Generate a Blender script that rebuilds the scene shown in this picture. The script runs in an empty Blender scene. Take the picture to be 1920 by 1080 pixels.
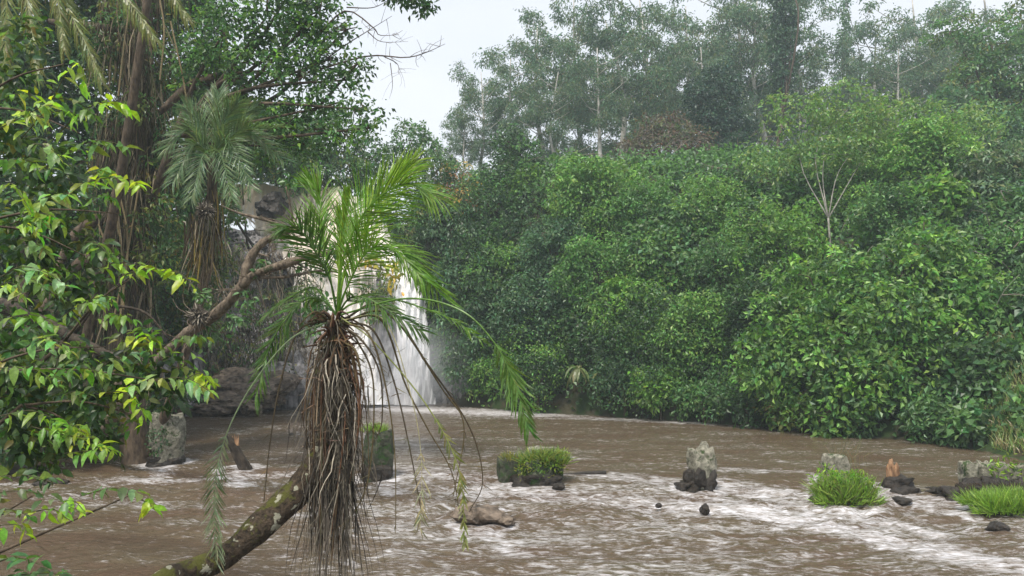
import bpy, math
import numpy as np
from mathutils import Vector

rng = np.random.default_rng(11)
R = math.radians
SC = bpy.context.scene
COL = SC.collection

# ------------------------------------------------------------------ camera
F = 1450.0                       # focal length in pixels of the 1920 wide photograph
CAMZ = 3.5
PITCH = math.atan(107 / F)
cam_d = bpy.data.cameras.new('camera')
cam = bpy.data.objects.new('camera', cam_d); COL.objects.link(cam)
cam_d.sensor_width = 36.0
cam_d.lens = 36.0 * F / 1920.0
cam_d.clip_start = 0.05
cam_d.clip_end = 3000
cam.location = (0, 0, CAMZ)
cam.rotation_euler = (math.pi / 2 + PITCH, 0, 0)
SC.camera = cam

# ------------------------------------------------------------------ sky and sun
SUN_EL, SUN_AZ = R(60), R(206)   # azimuth measured from +Y clockwise: behind and to the left
w = bpy.data.worlds.new('World'); SC.world = w; w.use_nodes = True
nt = w.node_tree; nt.nodes.clear()
def N(tree, t, **kw):
    n = tree.nodes.new(t)
    for k, v in kw.items(): setattr(n, k, v)
    return n
wo = N(nt, 'ShaderNodeOutputWorld')
bg1 = N(nt, 'ShaderNodeBackground'); bg1.inputs[1].default_value = 0.06
sky = N(nt, 'ShaderNodeTexSky', sky_type='NISHITA'); sky.sun_disc = False
sky.sun_elevation = SUN_EL; sky.sun_rotation = SUN_AZ
nt.links.new(sky.outputs[0], bg1.inputs[0])
bg2 = N(nt, 'ShaderNodeBackground'); bg2.inputs[1].default_value = .77
tc = N(nt, 'ShaderNodeTexCoord')
mp = N(nt, 'ShaderNodeMapping'); mp.inputs['Scale'].default_value = (1.2, 1.2, 3.0)
ns = N(nt, 'ShaderNodeTexNoise'); ns.inputs['Scale'].default_value = 1.6; ns.inputs['Detail'].default_value = 5
cr = N(nt, 'ShaderNodeValToRGB')
cr.color_ramp.elements[0].position = 0.3; cr.color_ramp.elements[0].color = (0.74, 0.79, 0.88, 1)
cr.color_ramp.elements[1].position = 0.7; cr.color_ramp.elements[1].color = (0.90, 0.92, 0.96, 1)
nt.links.new(tc.outputs['Generated'], mp.inputs[0]); nt.links.new(mp.outputs[0], ns.inputs[0])
nt.links.new(ns.outputs[0], cr.inputs[0]); nt.links.new(cr.outputs[0], bg2.inputs[0])
mxs = N(nt, 'ShaderNodeMixShader'); mxs.inputs[0].default_value = 0.88
nt.links.new(bg1.outputs[0], mxs.inputs[1]); nt.links.new(bg2.outputs[0], mxs.inputs[2])
nt.links.new(mxs.outputs[0], wo.inputs[0])

sd = bpy.data.lights.new('sun', 'SUN'); sd.energy = 2.7; sd.angle = R(12); sd.color = (1.0, 0.95, 0.86)
so = bpy.data.objects.new('sun', sd); COL.objects.link(so)
sdir = Vector((math.sin(SUN_AZ) * math.cos(SUN_EL), math.cos(SUN_AZ) * math.cos(SUN_EL), math.sin(SUN_EL)))
so.rotation_euler = sdir.to_track_quat('Z', 'Y').to_euler(); so.location = (-20, -30, 60)
SC.view_settings.view_transform = 'Standard'; SC.view_settings.look = 'None'
SC.view_settings.gamma = 1.0; SC.view_settings.exposure = 0.74
SC.cycles.max_bounces = 7; SC.cycles.diffuse_bounces = 3; SC.cycles.glossy_bounces = 2
SC.cycles.transmission_bounces = 3; SC.cycles.volume_bounces = 1; SC.cycles.transparent_max_bounces = 8

# ------------------------------------------------------------------ geometry helpers
cp, sp_ = math.cos(PITCH), math.sin(PITCH)
def P(px, py, d):
    xc = (px - 960) / F; yc = (540 - py) / F
    y = cp - yc * sp_; z = sp_ + yc * cp
    return np.array([xc * d / y, d, CAMZ + z * d / y])
def G(px, py, z=0.0):
    xc = (px - 960) / F; yc = (540 - py) / F
    y = cp - yc * sp_; zz = sp_ + yc * cp
    t = (z - CAMZ) / zz
    return np.array([xc * t, y * t, z])
def norm(v):
    v = np.asarray(v, float); return v / np.maximum(np.linalg.norm(v, axis=-1, keepdims=True), 1e-9)

def _h(ix, iy, iz, s):
    n = (ix * 374761393 + iy * 668265263 + iz * 2147483647 + s * 1274126177) & 0xffffffff
    n = ((n ^ (n >> 13)) * 1274126177) & 0xffffffff
    return ((n ^ (n >> 16)) & 0xffff) / 65535.0
def vnoise(p, s=0):
    p = np.asarray(p, float); i = np.floor(p).astype(np.int64); f = p - i; u = f * f * (3 - 2 * f)
    r = 0
    for dx in (0, 1):
        for dy in (0, 1):
            for dz in (0, 1):
                wgt = (u[..., 0] if dx else 1 - u[..., 0]) * (u[..., 1] if dy else 1 - u[..., 1]) * (u[..., 2] if dz else 1 - u[..., 2])
                r = r + wgt * _h(i[..., 0] + dx, i[..., 1] + dy, i[..., 2] + dz, s)
    return r * 2 - 1
def fbm(p, o=4, s=0):
    r = 0; a = 1; t = 0
    p = np.asarray(p, float)
    for k in range(o):
        r = r + a * vnoise(p, s + k); t += a; a *= .5; p = p * 2.03 + 7.1
    return r / t

class MB:
    def __init__(s): s.V = []; s.C = []; s.Q = []; s.T = []; s.n = 0
    def add(s, v, q=None, t=None, c=(1, 1, 1)):
        v = np.asarray(v, float).reshape(-1, 3)
        s.V.append(v)
        c = np.asarray(c, float)
        if c.ndim == 1: c = np.broadcast_to(c, (len(v), 3))
        s.C.append(c)
        if q is not None and len(q): s.Q.append(np.asarray(q, int).reshape(-1, 4) + s.n)
        if t is not None and len(t): s.T.append(np.asarray(t, int).reshape(-1, 3) + s.n)
        s.n += len(v)
    def build(s, name, mat, parent=None, smooth=False, label=None, origin=None):
        V = np.concatenate(s.V); C = np.concatenate(s.C)
        o3 = np.zeros(3)
        if parent is not None: o3 = np.array(parent.location)
        elif origin is not None: o3 = np.asarray(origin, float)
        V = V - o3
        Q = np.concatenate(s.Q) if s.Q else np.zeros((0, 4), int)
        T = np.concatenate(s.T) if s.T else np.zeros((0, 3), int)
        m = bpy.data.meshes.new(name)
        m.vertices.add(len(V)); m.vertices.foreach_set('co', V.astype(np.float32).ravel())
        nl = Q.size + T.size
        m.loops.add(nl); m.loops.foreach_set('vertex_index', np.concatenate([Q.ravel(), T.ravel()]).astype(np.int32))
        m.polygons.add(len(Q) + len(T))
        ls = np.concatenate([np.arange(len(Q)) * 4, Q.size + np.arange(len(T)) * 3]).astype(np.int32)
        m.polygons.foreach_set('loop_start', ls)
        m.update(calc_edges=True)
        m.polygons.foreach_set('use_smooth', np.full(len(Q) + len(T), smooth))
        a = m.color_attributes.new('Col', 'FLOAT_COLOR', 'POINT')
        cc = np.ones((len(V), 4), np.float32); cc[:, :3] = C
        a.data.foreach_set('color', cc.ravel())
        m.materials.append(mat)
        ob = bpy.data.objects.new(name, m); COL.objects.link(ob)
        if parent is not None: ob.parent = parent
        elif origin is not None: ob.location = tuple(o3)
        if label: ob['label'] = label
        return ob

def tag(o, label=None, cat=None, group=None, kind=None):
    if label: o['label'] = label
    if cat: o['category'] = cat
    if group: o['group'] = group
    if kind: o['kind'] = kind
    return o
def empty(name, loc, label, cat, group=None):
    o = bpy.data.objects.new(name, None); COL.objects.link(o); o.location = tuple(float(a) for a in loc)
    o.empty_display_size = .3
    return tag(o, label, cat, group)
def copy_tree(o, loc, rz, sc):
    c = o.copy(); COL.objects.link(c); c.location = loc; c.rotation_euler = (0, 0, rz); c.scale = sc
    for ch in [x for x in COL.objects if x.parent == o]:
        d = ch.copy(); COL.objects.link(d); d.parent = c
    return c

# leaf shapes
def tpl(v, q=(), t=()): return (np.array(v, float), np.array(q, int).reshape(-1, 4), np.array(t, int).reshape(-1, 3))
LEAF4 = tpl([(0, 0, 0), (.45, .5, .12), (1, 0, -.12), (.45, -.5, .12)], t=[(0, 2, 1), (0, 3, 2)])
LEAF8 = tpl([(0, 0, 0), (.35, 0, -.02), (.7, 0, -.05), (1, 0, -.18), (.3, .47, .09), (.66, .38, .02), (.3, -.47, .09), (.66, -.38, .02)],
            q=[(1, 2, 5, 4), (1, 6, 7, 2)], t=[(0, 1, 4), (2, 3, 5), (0, 6, 1), (2, 7, 3)])
BLADE = tpl([(0, -.4, 0), (0, .4, 0), (.35, .5, .03), (.35, -.5, .03), (.7, .4, -.06), (.7, -.4, -.06), (1, 0, -.22)],
            q=[(0, 3, 2, 1), (3, 5, 4, 2)], t=[(5, 6, 4)])
def add_leaves(mb, pos, T, Nn, L, W, col, t=LEAF4):
    v, q, tr = t; n = len(pos); k = len(v)
    T = norm(T); S = norm(np.cross(Nn, T)); Nn = np.cross(T, S)
    L = np.broadcast_to(L, (n,))[:, None, None]; W = np.broadcast_to(W, (n,))[:, None, None]
    V = pos[:, None, :] + v[None, :, 0:1] * L * T[:, None, :] + v[None, :, 1:2] * W * S[:, None, :] + v[None, :, 2:3] * L * Nn[:, None, :]
    off = (np.arange(n) * k)[:, None, None]
    Q = (q[None] + off).reshape(-1, 4) if len(q) else None
    TT = (tr[None] + off).reshape(-1, 3) if len(tr) else None
    C = np.repeat(np.broadcast_to(col, (n, 3)), k, axis=0)
    mb.add(V.reshape(-1, 3), Q, TT, C)

def rand_dirs(n):
    return norm(rng.normal(size=(n, 3)))
def jit(col, n, hue=.12, val=.25):
    c = np.array(col, float)[None] * (1 + rng.normal(size=(n, 1)) * val).clip(.4, 1.9)
    c = c * (1 + rng.normal(size=(n, 3)) * hue * np.array([1.3, .5, .8])).clip(.5, 1.7)
    return c
def foliage(mb, blobs, dens=1.0, leaf=.25, asp=.5, nl=14, crad=.35, pal=((.07, .13, .035),), droop=.35, t=LEAF4, upw=.6, shell=.55, face=None, flat=.6, minz=None, rough=.35, val=.16):
    """blobs: (centre, radii(3), ) ; clusters of leaves are scattered through the outer shell of every blob"""
    for (c, r) in blobs:
        c = np.array(c, float); r = np.broadcast_to(np.array(r, float), (3,))
        area = 4 * math.pi * ((r[0] * r[1] + r[0] * r[2] + r[1] * r[2]) / 3)
        n = max(6, int(dens * area / (math.pi * crad * crad) * 1.5))
        d = rand_dirs(n)
        if face is not None:
            d = d[(d @ np.array(face)) > -.35]; n = len(d)
        bump = 1 + rough * fbm(d * 2.2 + c * .37, 2, 5)
        rr = (shell + (1 - shell) * rng.random(n) ** .6) * bump
        p = c + d * r * rr[:, None]
        if minz is not None:
            k = p[:, 2] > minz; p = p[k]; d = d[k]; n = len(p)
        cn = norm(d * .7 + np.array([0, 0, upw]) + rng.normal(size=(n, 3)) * .25)
        pi_ = rng.integers(0, len(pal), n)
        bc = np.array(pal, float)[pi_] * (1 + rng.normal(size=(n, 1)) * val).clip(.5, 1.6)
        idx = np.repeat(np.arange(n), nl); m = len(idx)
        off = rng.normal(size=(m, 3)) * crad * .55
        N_ = cn[idx]
        off = off - N_ * (off * N_).sum(1, keepdims=True) * flat
        pos = p[idx] + off
        T = norm(off / crad + N_ * .15 + rng.normal(size=(m, 3)) * .5 - np.array([0, 0, droop]))
        NN = norm(N_ + rng.normal(size=(m, 3)) * .38)
        LL = leaf * (.6 + .7 * rng.random(m))
        cc = bc[idx] * (1 + rng.normal(size=(m, 1)) * .18).clip(.5, 1.6)
        cc = cc * (1 + rng.normal(size=(m, 3)) * np.array([.14, .05, .1]))
        add_leaves(mb, pos, T, NN, LL, LL * asp, cc.clip(.004, .9), t)
def B(px, py, rp, d, sx=1, sz=1, sy=1):
    r = rp / F * d
    return (P(px, py, d), (r * sx, r * sy, r * sz))

def catmull(pts, n):
    p = np.array(pts, float); p = np.vstack([2 * p[0] - p[1], p, 2 * p[-1] - p[-2]])
    m = len(p) - 3; out = []
    for t in np.linspace(0, m - 1e-6, n):
        i = int(t); f = t - i
        a, b, c, d = p[i:i + 4]
        out.append(.5 * ((2 * b) + (-a + c) * f + (2 * a - 5 * b + 4 * c - d) * f * f + (-a + 3 * b - 3 * c + d) * f ** 3))
    return np.array(out)
def tube(mb, pts, rad, seg=8, col=(1, 1, 1), wob=0.0, n=None, cap=True):
    pts = np.array(pts, float)
    if n: 
        rad = np.interp(np.linspace(0, 1, n), np.linspace(0, 1, len(np.atleast_1d(rad))), np.atleast_1d(rad)) if np.ndim(rad) else np.full(n, rad)
        pts = catmull(pts, n)
    rad = np.broadcast_to(np.interp(np.linspace(0, 1, len(pts)), np.linspace(0, 1, max(len(np.atleast_1d(rad)), 1)), np.atleast_1d(rad)) if np.ndim(rad) else rad, (len(pts),))
    t = norm(np.gradient(pts, axis=0))
    ref = np.array([0, 0, 1.]) if abs(t[0, 2]) < .9 else np.array([1., 0, 0])
    u = norm(np.cross(t[0], ref)); us = []
    for k in range(len(pts)):
        u = norm(u - t[k] * (u @ t[k])); us.append(u)
    us = np.array(us); vs = np.cross(t, us)
    a = np.linspace(0, 2 * math.pi, seg, endpoint=False)
    ring = us[:, None] * np.cos(a)[None, :, None] + vs[:, None] * np.sin(a)[None, :, None]
    rr = rad[:, None, None] * np.ones((len(pts), seg, 1))
    V = pts[:, None] + ring * rr
    if wob: 
        V = V + ring * rr * (wob * fbm(V * (0.9 / max(rad.max(), .02)) * .5, 3, 3))[..., None]
    q = []
    for k in range(len(pts) - 1):
        for s in range(seg):
            q.append((k * seg + s, k * seg + (s + 1) % seg, (k + 1) * seg + (s + 1) % seg, (k + 1) * seg + s))
    V = V.reshape(-1, 3)
    tr = []
    if cap:
        V = np.vstack([V, pts[0], pts[-1]]); b = len(pts) * seg
        for s in range(seg):
            tr.append((b, (s + 1) % seg, s)); tr.append((b + 1, (len(pts) - 1) * seg + s, (len(pts) - 1) * seg + (s + 1) % seg))
    mb.add(V, q, tr, col)

# ------------------------------------------------------------------ materials
def mat(name):
    m = bpy.data.materials.new(name); m.use_nodes = True; t = m.node_tree; t.nodes.clear()
    o = N(t, 'ShaderNodeOutputMaterial'); return m, t, o
def leaf_mat(name, trans=.3, rough=.5, spec=.4, gain=1.0, tgain=(1.5, 1.5, .7), nscale=25):
    m, t, o = mat(name)
    a = N(t, 'ShaderNodeAttribute', attribute_name='Col')
    b = N(t, 'ShaderNodeBsdfPrincipled'); b.inputs['Roughness'].default_value = rough
    b.inputs['Specular IOR Level'].default_value = spec
    tcn = N(t, 'ShaderNodeTexCoord'); nz = N(t, 'ShaderNodeTexNoise'); nz.inputs['Scale'].default_value = nscale; nz.inputs['Detail'].default_value = 3
    t.links.new(tcn.outputs['Object'], nz.inputs[0])
    mr = N(t, 'ShaderNodeMapRange'); mr.inputs[1].default_value = .3; mr.inputs[2].default_value = .7; mr.inputs[3].default_value = .7 * gain; mr.inputs[4].default_value = 1.25 * gain
    t.links.new(nz.outputs[0], mr.inputs[0])
    vm = N(t, 'ShaderNodeVectorMath', operation='SCALE'); t.links.new(a.outputs['Color'], vm.inputs[0]); t.links.new(mr.outputs[0], vm.inputs['Scale'])
    t.links.new(vm.outputs[0], b.inputs['Base Color'])
    tr = N(t, 'ShaderNodeBsdfTranslucent')
    v2 = N(t, 'ShaderNodeVectorMath', operation='MULTIPLY'); v2.inputs[1].default_value = tgain
    t.links.new(vm.outputs[0], v2.inputs[0]); t.links.new(v2.outputs[0], tr.inputs[0])
    mx = N(t, 'ShaderNodeMixShader'); mx.inputs[0].default_value = trans
    t.links.new(b.outputs[0], mx.inputs[1]); t.links.new(tr.outputs[0], mx.inputs[2]); t.links.new(mx.outputs[0], o.inputs[0])
    return m
def rough_mat(name, c1, c2, scale=4, stretch=(1, 1, 1), rough=.85, bump=.4, c3=None, c3at=.55, scale3=2.0, usecol=False, spec=.3, upmoss=None, spots=None):
    m, t, o = mat(name)
    tcn = N(t, 'ShaderNodeTexCoord'); mpn = N(t, 'ShaderNodeMapping'); mpn.inputs['Scale'].default_value = stretch
    t.links.new(tcn.outputs['Object'], mpn.inputs[0])
    nz = N(t, 'ShaderNodeTexNoise'); nz.inputs['Scale'].default_value = scale; nz.inputs['Detail'].default_value = 7; nz.inputs['Roughness'].default_value = .65
    t.links.new(mpn.outputs[0], nz.inputs[0])
    r = N(t, 'ShaderNodeValToRGB'); r.color_ramp.elements[0].position = .35; r.color_ramp.elements[1].position = .66
    r.color_ramp.elements[0].color = (*c1, 1); r.color_ramp.elements[1].color = (*c2, 1)
    t.links.new(nz.outputs[0], r.inputs[0]); colout = r.outputs[0]
    if c3:
        n3 = N(t, 'ShaderNodeTexNoise'); n3.inputs['Scale'].default_value = scale3; n3.inputs['Detail'].default_value = 5; n3.inputs['Roughness'].default_value = .7
        t.links.new(tcn.outputs['Object'], n3.inputs[0])
        mr = N(t, 'ShaderNodeMapRange'); mr.inputs[1].default_value = c3at; mr.inputs[2].default_value = c3at + .06
        src = n3.outputs[0]
        if upmoss:
            g = N(t, 'ShaderNodeNewGeometry'); sx = N(t, 'ShaderNodeSeparateXYZ'); t.links.new(g.outputs['Normal'], sx.inputs[0])
            ma = N(t, 'ShaderNodeMath', operation='MULTIPLY_ADD'); ma.inputs[1].default_value = upmoss
            t.links.new(sx.outputs[2], ma.inputs[0]); t.links.new(n3.outputs[0], ma.inputs[2]); src = ma.outputs[0]
        t.links.new(src, mr.inputs[0])
        mx = N(t, 'ShaderNodeMix', data_type='RGBA'); mx.inputs[7].default_value = (*c3, 1)
        t.links.new(mr.outputs[0], mx.inputs[0]); t.links.new(colout, mx.inputs[6]); colout = mx.outputs[2]
    if spots:
        n4 = N(t, 'ShaderNodeTexNoise'); n4.inputs['Scale'].default_value = 9; n4.inputs['Detail'].default_value = 4
        t.links.new(tcn.outputs['Object'], n4.inputs[0]); m4 = N(t, 'ShaderNodeMapRange'); m4.inputs[1].default_value = .60; m4.inputs[2].default_value = .63
        t.links.new(n4.outputs[0], m4.inputs[0]); x4 = N(t, 'ShaderNodeMix', data_type='RGBA'); x4.inputs[7].default_value = (*spots, 1)
        t.links.new(m4.outputs[0], x4.inputs[0]); t.links.new(colout, x4.inputs[6]); colout = x4.outputs[2]
    if usecol:
        a = N(t, 'ShaderNodeAttribute', attribute_name='Col')
        mu = N(t, 'ShaderNodeVectorMath', operation='MULTIPLY'); t.links.new(colout, mu.inputs[0]); t.links.new(a.outputs['Color'], mu.inputs[1]); colout = mu.outputs[0]
    b = N(t, 'ShaderNodeBsdfPrincipled'); b.inputs['Roughness'].default_value = rough; b.inputs['Specular IOR Level'].default_value = spec
    t.links.new(colout, b.inputs['Base Color'])
    bp = N(t, 'ShaderNodeBump'); bp.inputs['Strength'].default_value = bump; bp.inputs['Distance'].default_value = .08
    t.links.new(nz.outputs[0], bp.inputs['Height']); t.links.new(bp.outputs[0], b.inputs['Normal'])
    t.links.new(b.outputs[0], o.inputs[0]); return m

M_leaf = leaf_mat('foliage', .36, .42, .5, 1.62, (1.3, 1.4, .85))
M_near = leaf_mat('near_leaf', .45, .4, .5, 1.25, (1.7, 1.5, .6), 38)
M_palm = leaf_mat('palm_leaf', .38, .4, .4, 1.12)
M_dead = leaf_mat('dead_leaf', .15, .8, .15, 1.0, (1, 1, 1))
M_bark = rough_mat('bark', (.045, .032, .022), (.17, .125, .085), 9, (1, 1, .35), bump=.7)
M_pale = rough_mat('pale_bark', (.28, .26, .22), (.62, .59, .54), 3, (1, 1, .3), bump=.2)
M_palmbark = rough_mat('palm_bark', (.025, .018, .012), (.12, .085, .055), 26, (1, 1, 1), bump=.9, c3=(.10, .10, .02), c3at=.55, scale3=3.5, upmoss=.12, spots=(.42, .40, .30))
M_rock = rough_mat('cliff_rock', (.025, .024, .026), (.36, .34, .34), 2.6, (1.3, 1.3, .5), rough=.7, bump=1.0, c3=(.05, .075, .02), c3at=.60, scale3=.8)
M_boulder = rough_mat('boulder', (.03, .024, .018), (.26, .20, .15), 4, (1, 1, 1.6), rough=.6, bump=.7)
M_wet = rough_mat('wet_stone', (.010, .008, .006), (.045, .034, .024), 9, rough=.45, bump=.9, spec=.4)
M_conc = rough_mat('weathered_concrete', (.09, .085, .06), (.36, .34, .27), 9, rough=.9, bump=.8, c3=(.04, .065, .02), c3at=.56, scale3=5, upmoss=.05)
M_moss = rough_mat('mossy_stone', (.018, .02, .014), (.10, .105, .07), 8, rough=.8, bump=.9, c3=(.03, .065, .015), c3at=.5, scale3=7)
M_branch = rough_mat('branch_bark', (.07, .052, .036), (.27, .21, .15), 11, (1, 1, .5), bump=.9, c3=(.05, .055, .025), c3at=.58, scale3=2.5)
M_greybark = rough_mat('grey_bark', (.14, .13, .11), (.36, .34, .30), 5, (1, 1, .4), bump=.5)
M_darkbark = rough_mat('dark_bark', (.02, .015, .012), (.09, .07, .05), 9, (1, 1, .5), bump=.8)
M_wood = rough_mat('split_wood', (.12, .06, .03), (.45, .27, .15), 12, (1, 1, .3), rough=.8, bump=.7)
M_ground = rough_mat('forest_floor', (.02, .022, .01), (.065, .055, .03), 1.5, rough=.95, bump=.5, c3=(.03, .055, .015), c3at=.5, scale3=.7)

# ------------------------------------------------------------------ river outline and terrain
RIV = []  # x, y, rise width, plateau height
def rv(p, wd, h): RIV.append((p[0], p[1], wd, h))
rv((-60, 24), 8, 6); rv((-24, 22.5), 6, 5); rv(G(0, 876), 5, 5); rv(G(110, 866), 5, 6); rv(G(230, 852), 4, 7); rv(G(300, 800), 4, 8)
rv(G(350, 772), 3.5, 9); rv(G(420, 764) * 1.22, 3.0, 12); rv(G(560, 760) * 1.2, 2.6, 12.4); rv(G(700, 756) * 1.15, 2.6, 12.4); rv(G(830, 756) * 1.04, 3, 13)
rv(G(880, 764), 9, 15); rv(G(1000, 775), 13, 15.6); rv(G(1150, 783), 15, 15.6); rv(G(1300, 793), 16, 15); rv(G(1450, 805), 16, 12.5)
rv(G(1600, 820), 17, 11); rv(G(1750, 833), 18, 10); rv(G(1850, 850), 18, 9); rv(G(1925, 868), 18, 9); rv((22, 21.5), 18, 8); rv((60, 18), 18, 8)
rv((60, 3), 6, 2); rv((12, 4.6), 5, 2.2); rv((3, 5.0), 4, 2.0); rv((-3.4, 5.6), 4, 1.9); rv((-5.6, 7.2), 4, 2.0); rv((-8.4, 9.6), 5, 2.2); rv((-12, 11.5), 5, 2.4); rv((-22, 13), 6, 3); rv((-60, 13), 6, 3)
RIV = np.array(RIV)
def bank(pts):
    """signed distance to the river (negative inside), with the local rise width and plateau height"""
    p = np.asarray(pts, float)[:, :2]; n = len(RIV)
    best = np.full(len(p), 1e9); wd = np.zeros(len(p)); hh = np.zeros(len(p)); ins = np.zeros(len(p), bool)
    for i in range(n):
        a = RIV[i]; b = RIV[(i + 1) % n]
        ab = b[:2] - a[:2]; t = (((p - a[:2]) @ ab) / (ab @ ab)).clip(0, 1)
        d = np.linalg.norm(p - (a[:2] + t[:, None] * ab), axis=1)
        k = d < best; best = np.where(k, d, best); wd = np.where(k, a[2] + t * (b[2] - a[2]), wd); hh = np.where(k, a[3] + t * (b[3] - a[3]), hh)
        c = ((a[1] > p[:, 1]) != (b[1] > p[:, 1]))
        with np.errstate(divide='ignore', invalid='ignore'):
            xi = (b[0] - a[0]) * (p[:, 1] - a[1]) / (b[1] - a[1]) + a[0]
        ins ^= c & (p[:, 0] < xi)
    return np.where(ins, -best, best), wd, hh
def terrain_z(pts):
    pts = np.asarray(pts, float); d, wd, hh = bank(pts)
    u = (d / wd).clip(0, 1); s = np.sin(u * math.pi / 2) ** 1.0
    z = hh * s + np.maximum(d - wd, 0) * .06
    z = z + fbm(np.c_[pts[:, :2] * .22, np.zeros(len(pts))], 4, 9) * np.minimum(np.abs(d) * .25, 1.0)
    return np.where(d < 0, np.maximum(-1.2, d * .5), z + .02)
def tz(x, y): return float(terrain_z(np.array([[x, y]]))[0])

def warp(a, b, n, k=2.2, c=0.0):
    t = np.linspace(-1, 1, n); s = np.sign(t) * np.abs(t) ** k
    return np.where(s < 0, c + s * (c - a), c + s * (b - c))
xs = warp(-180, 180, 340, 2.2, 4.0); ys = warp(-120, 260, 340, 2.2, 34.0)
X, Y = np.meshgrid(xs, ys); pts = np.c_[X.ravel(), Y.ravel()]
Z = terrain_z(pts)
nx, ny = len(xs), len(ys)
i = np.arange(nx * ny).reshape(ny, nx)
q = np.stack([i[:-1, :-1], i[:-1, 1:], i[1:, 1:], i[1:, :-1]], -1).reshape(-1, 4)
g = MB(); g.add(np.c_[pts, Z], q); gr = g.build('ground', M_ground, smooth=True); tag(gr, kind='structure')

# ---- river water
STUMPS = [(313, 868), (447, 880), (708, 893), (995, 903), (1310, 917), (1570, 900), (1672, 930), (1860, 932)]
weir = np.array([G(-80, 885), G(100, 875), *[G(a, b) for a, b in STUMPS], G(2100, 945)])[:, :2]
def weir_d(p):
    y = np.interp(p[:, 0], weir[:, 0], weir[:, 1]); return y - p[:, 1]      # positive downstream (towards the camera)
xs = np.concatenate([np.linspace(-60, -18, 60), np.linspace(-17.9, 24, 640), np.linspace(24.2, 60, 60)])
ys = np.concatenate([np.linspace(2, 10, 60), np.linspace(10.03, 27, 500), np.linspace(27.1, 52, 230)])
X, Y = np.meshgrid(xs, ys); pts = np.c_[X.ravel(), Y.ravel()]
wd_ = weir_d(pts)
p3 = np.c_[pts, np.zeros(len(pts))]
flow = np.array([.35, -.94])
along = pts @ flow; across = pts @ np.array([.94, .35])
warpn = fbm(np.c_[pts * .35, np.zeros(len(pts))], 2, 31) * 1.2
rif = np.exp(-((wd_ - 2.2) / 2.6) ** 2) * (wd_ > -.6) + .35 * (wd_ > 3) + .05
n1 = fbm(np.c_[across * 1.1 + warpn, along * 2.4 + warpn, np.zeros(len(pts))], 4, 40)
n2 = fbm(np.c_[across * .35, along * .8 + warpn, np.zeros(len(pts))], 3, 50)
n3 = fbm(np.c_[across * 3.2 + warpn, along * 5.5 + warpn, np.zeros(len(pts))], 3, 60)
zw = .024 * n1 + .012 * n3 + (.10 * n1 + .07 * n2 + .035 * n3) * rif
zw += .10 * (1 / (1 + np.exp(wd_ * 3.0)) - .5)
# white water: below the weir gaps, the left riffle, the diagonal tongue on the right, the plunge pool
def px_of(p): 
    d = p[:, 1]; return 960 + p[:, 0] / d * F * cp, 647 + CAMZ / d * F
def band(p, a, b, wdt, st=1.0):
    a = np.array(a)[:2]; b = np.array(b)[:2]; ab = b - a
    t = (((p - a) @ ab) / (ab @ ab)).clip(0, 1); d = np.linalg.norm(p - a - t[:, None] * ab, axis=1)
    return st * np.exp(-(d / wdt) ** 2)
fo = np.zeros(len(pts))
for (a, b, w_, s_) in [((1120, 895), (1500, 925), .8, .9), ((1350, 905), (1650, 975), .9, .9), ((1400, 950), (1930, 1065), .9, 1.1), ((900, 915), (1500, 960), 1.4, .9),
                       ((740, 885), (930, 900), 1.3, .8), ((1680, 925), (1830, 950), .5, 1.0), ((200, 905), (560, 885), .45, .9), ((0, 905), (330, 895), .5, .6),
                       ((600, 960), (1250, 1040), 1.8, .55), ((120, 930), (520, 960), .8, .5), ((850, 1060), (1900, 1075), 1.5, .45),
                       ((640, 764), (1000, 778), 2.6, 1.15), ((1000, 780), (1400, 800), 1.2, .7), ((560, 800), (900, 860), 3.0, .45), ((1050, 862), (1320, 872), .8, .4),
                       ((330, 850), (650, 850), 1.5, .3), ((1290, 880), (1500, 888), .5, .7)]:
    fo = np.maximum(fo, band(pts, G(*a), G(*b), w_, s_))
for a, b in STUMPS + [(1590, 950), (900, 980), (960, 905)]:     # pile-up and wake of everything that stands in the current
    c = G(a, b)[:2]; fo = np.maximum(fo, 1.0 * np.exp(-((np.linalg.norm(pts - c, axis=1) - .55) / .28) ** 2)); fo = np.maximum(fo, band(pts, np.r_[c, 0], np.r_[c + flow * 2.2, 0], .45, .95))
fo = np.maximum(fo, np.where(wd_ > 0, np.interp(px_of(pts)[0], [300, 750], [.2, .5]), .22))  # base level: sparse foam, with sky glints on the ripples painted in
nx, ny = len(xs), len(ys); i = np.arange(nx * ny).reshape(ny, nx)
q = np.stack([i[:-1, :-1], i[:-1, 1:], i[1:, 1:], i[1:, :-1]], -1).reshape(-1, 4)
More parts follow.
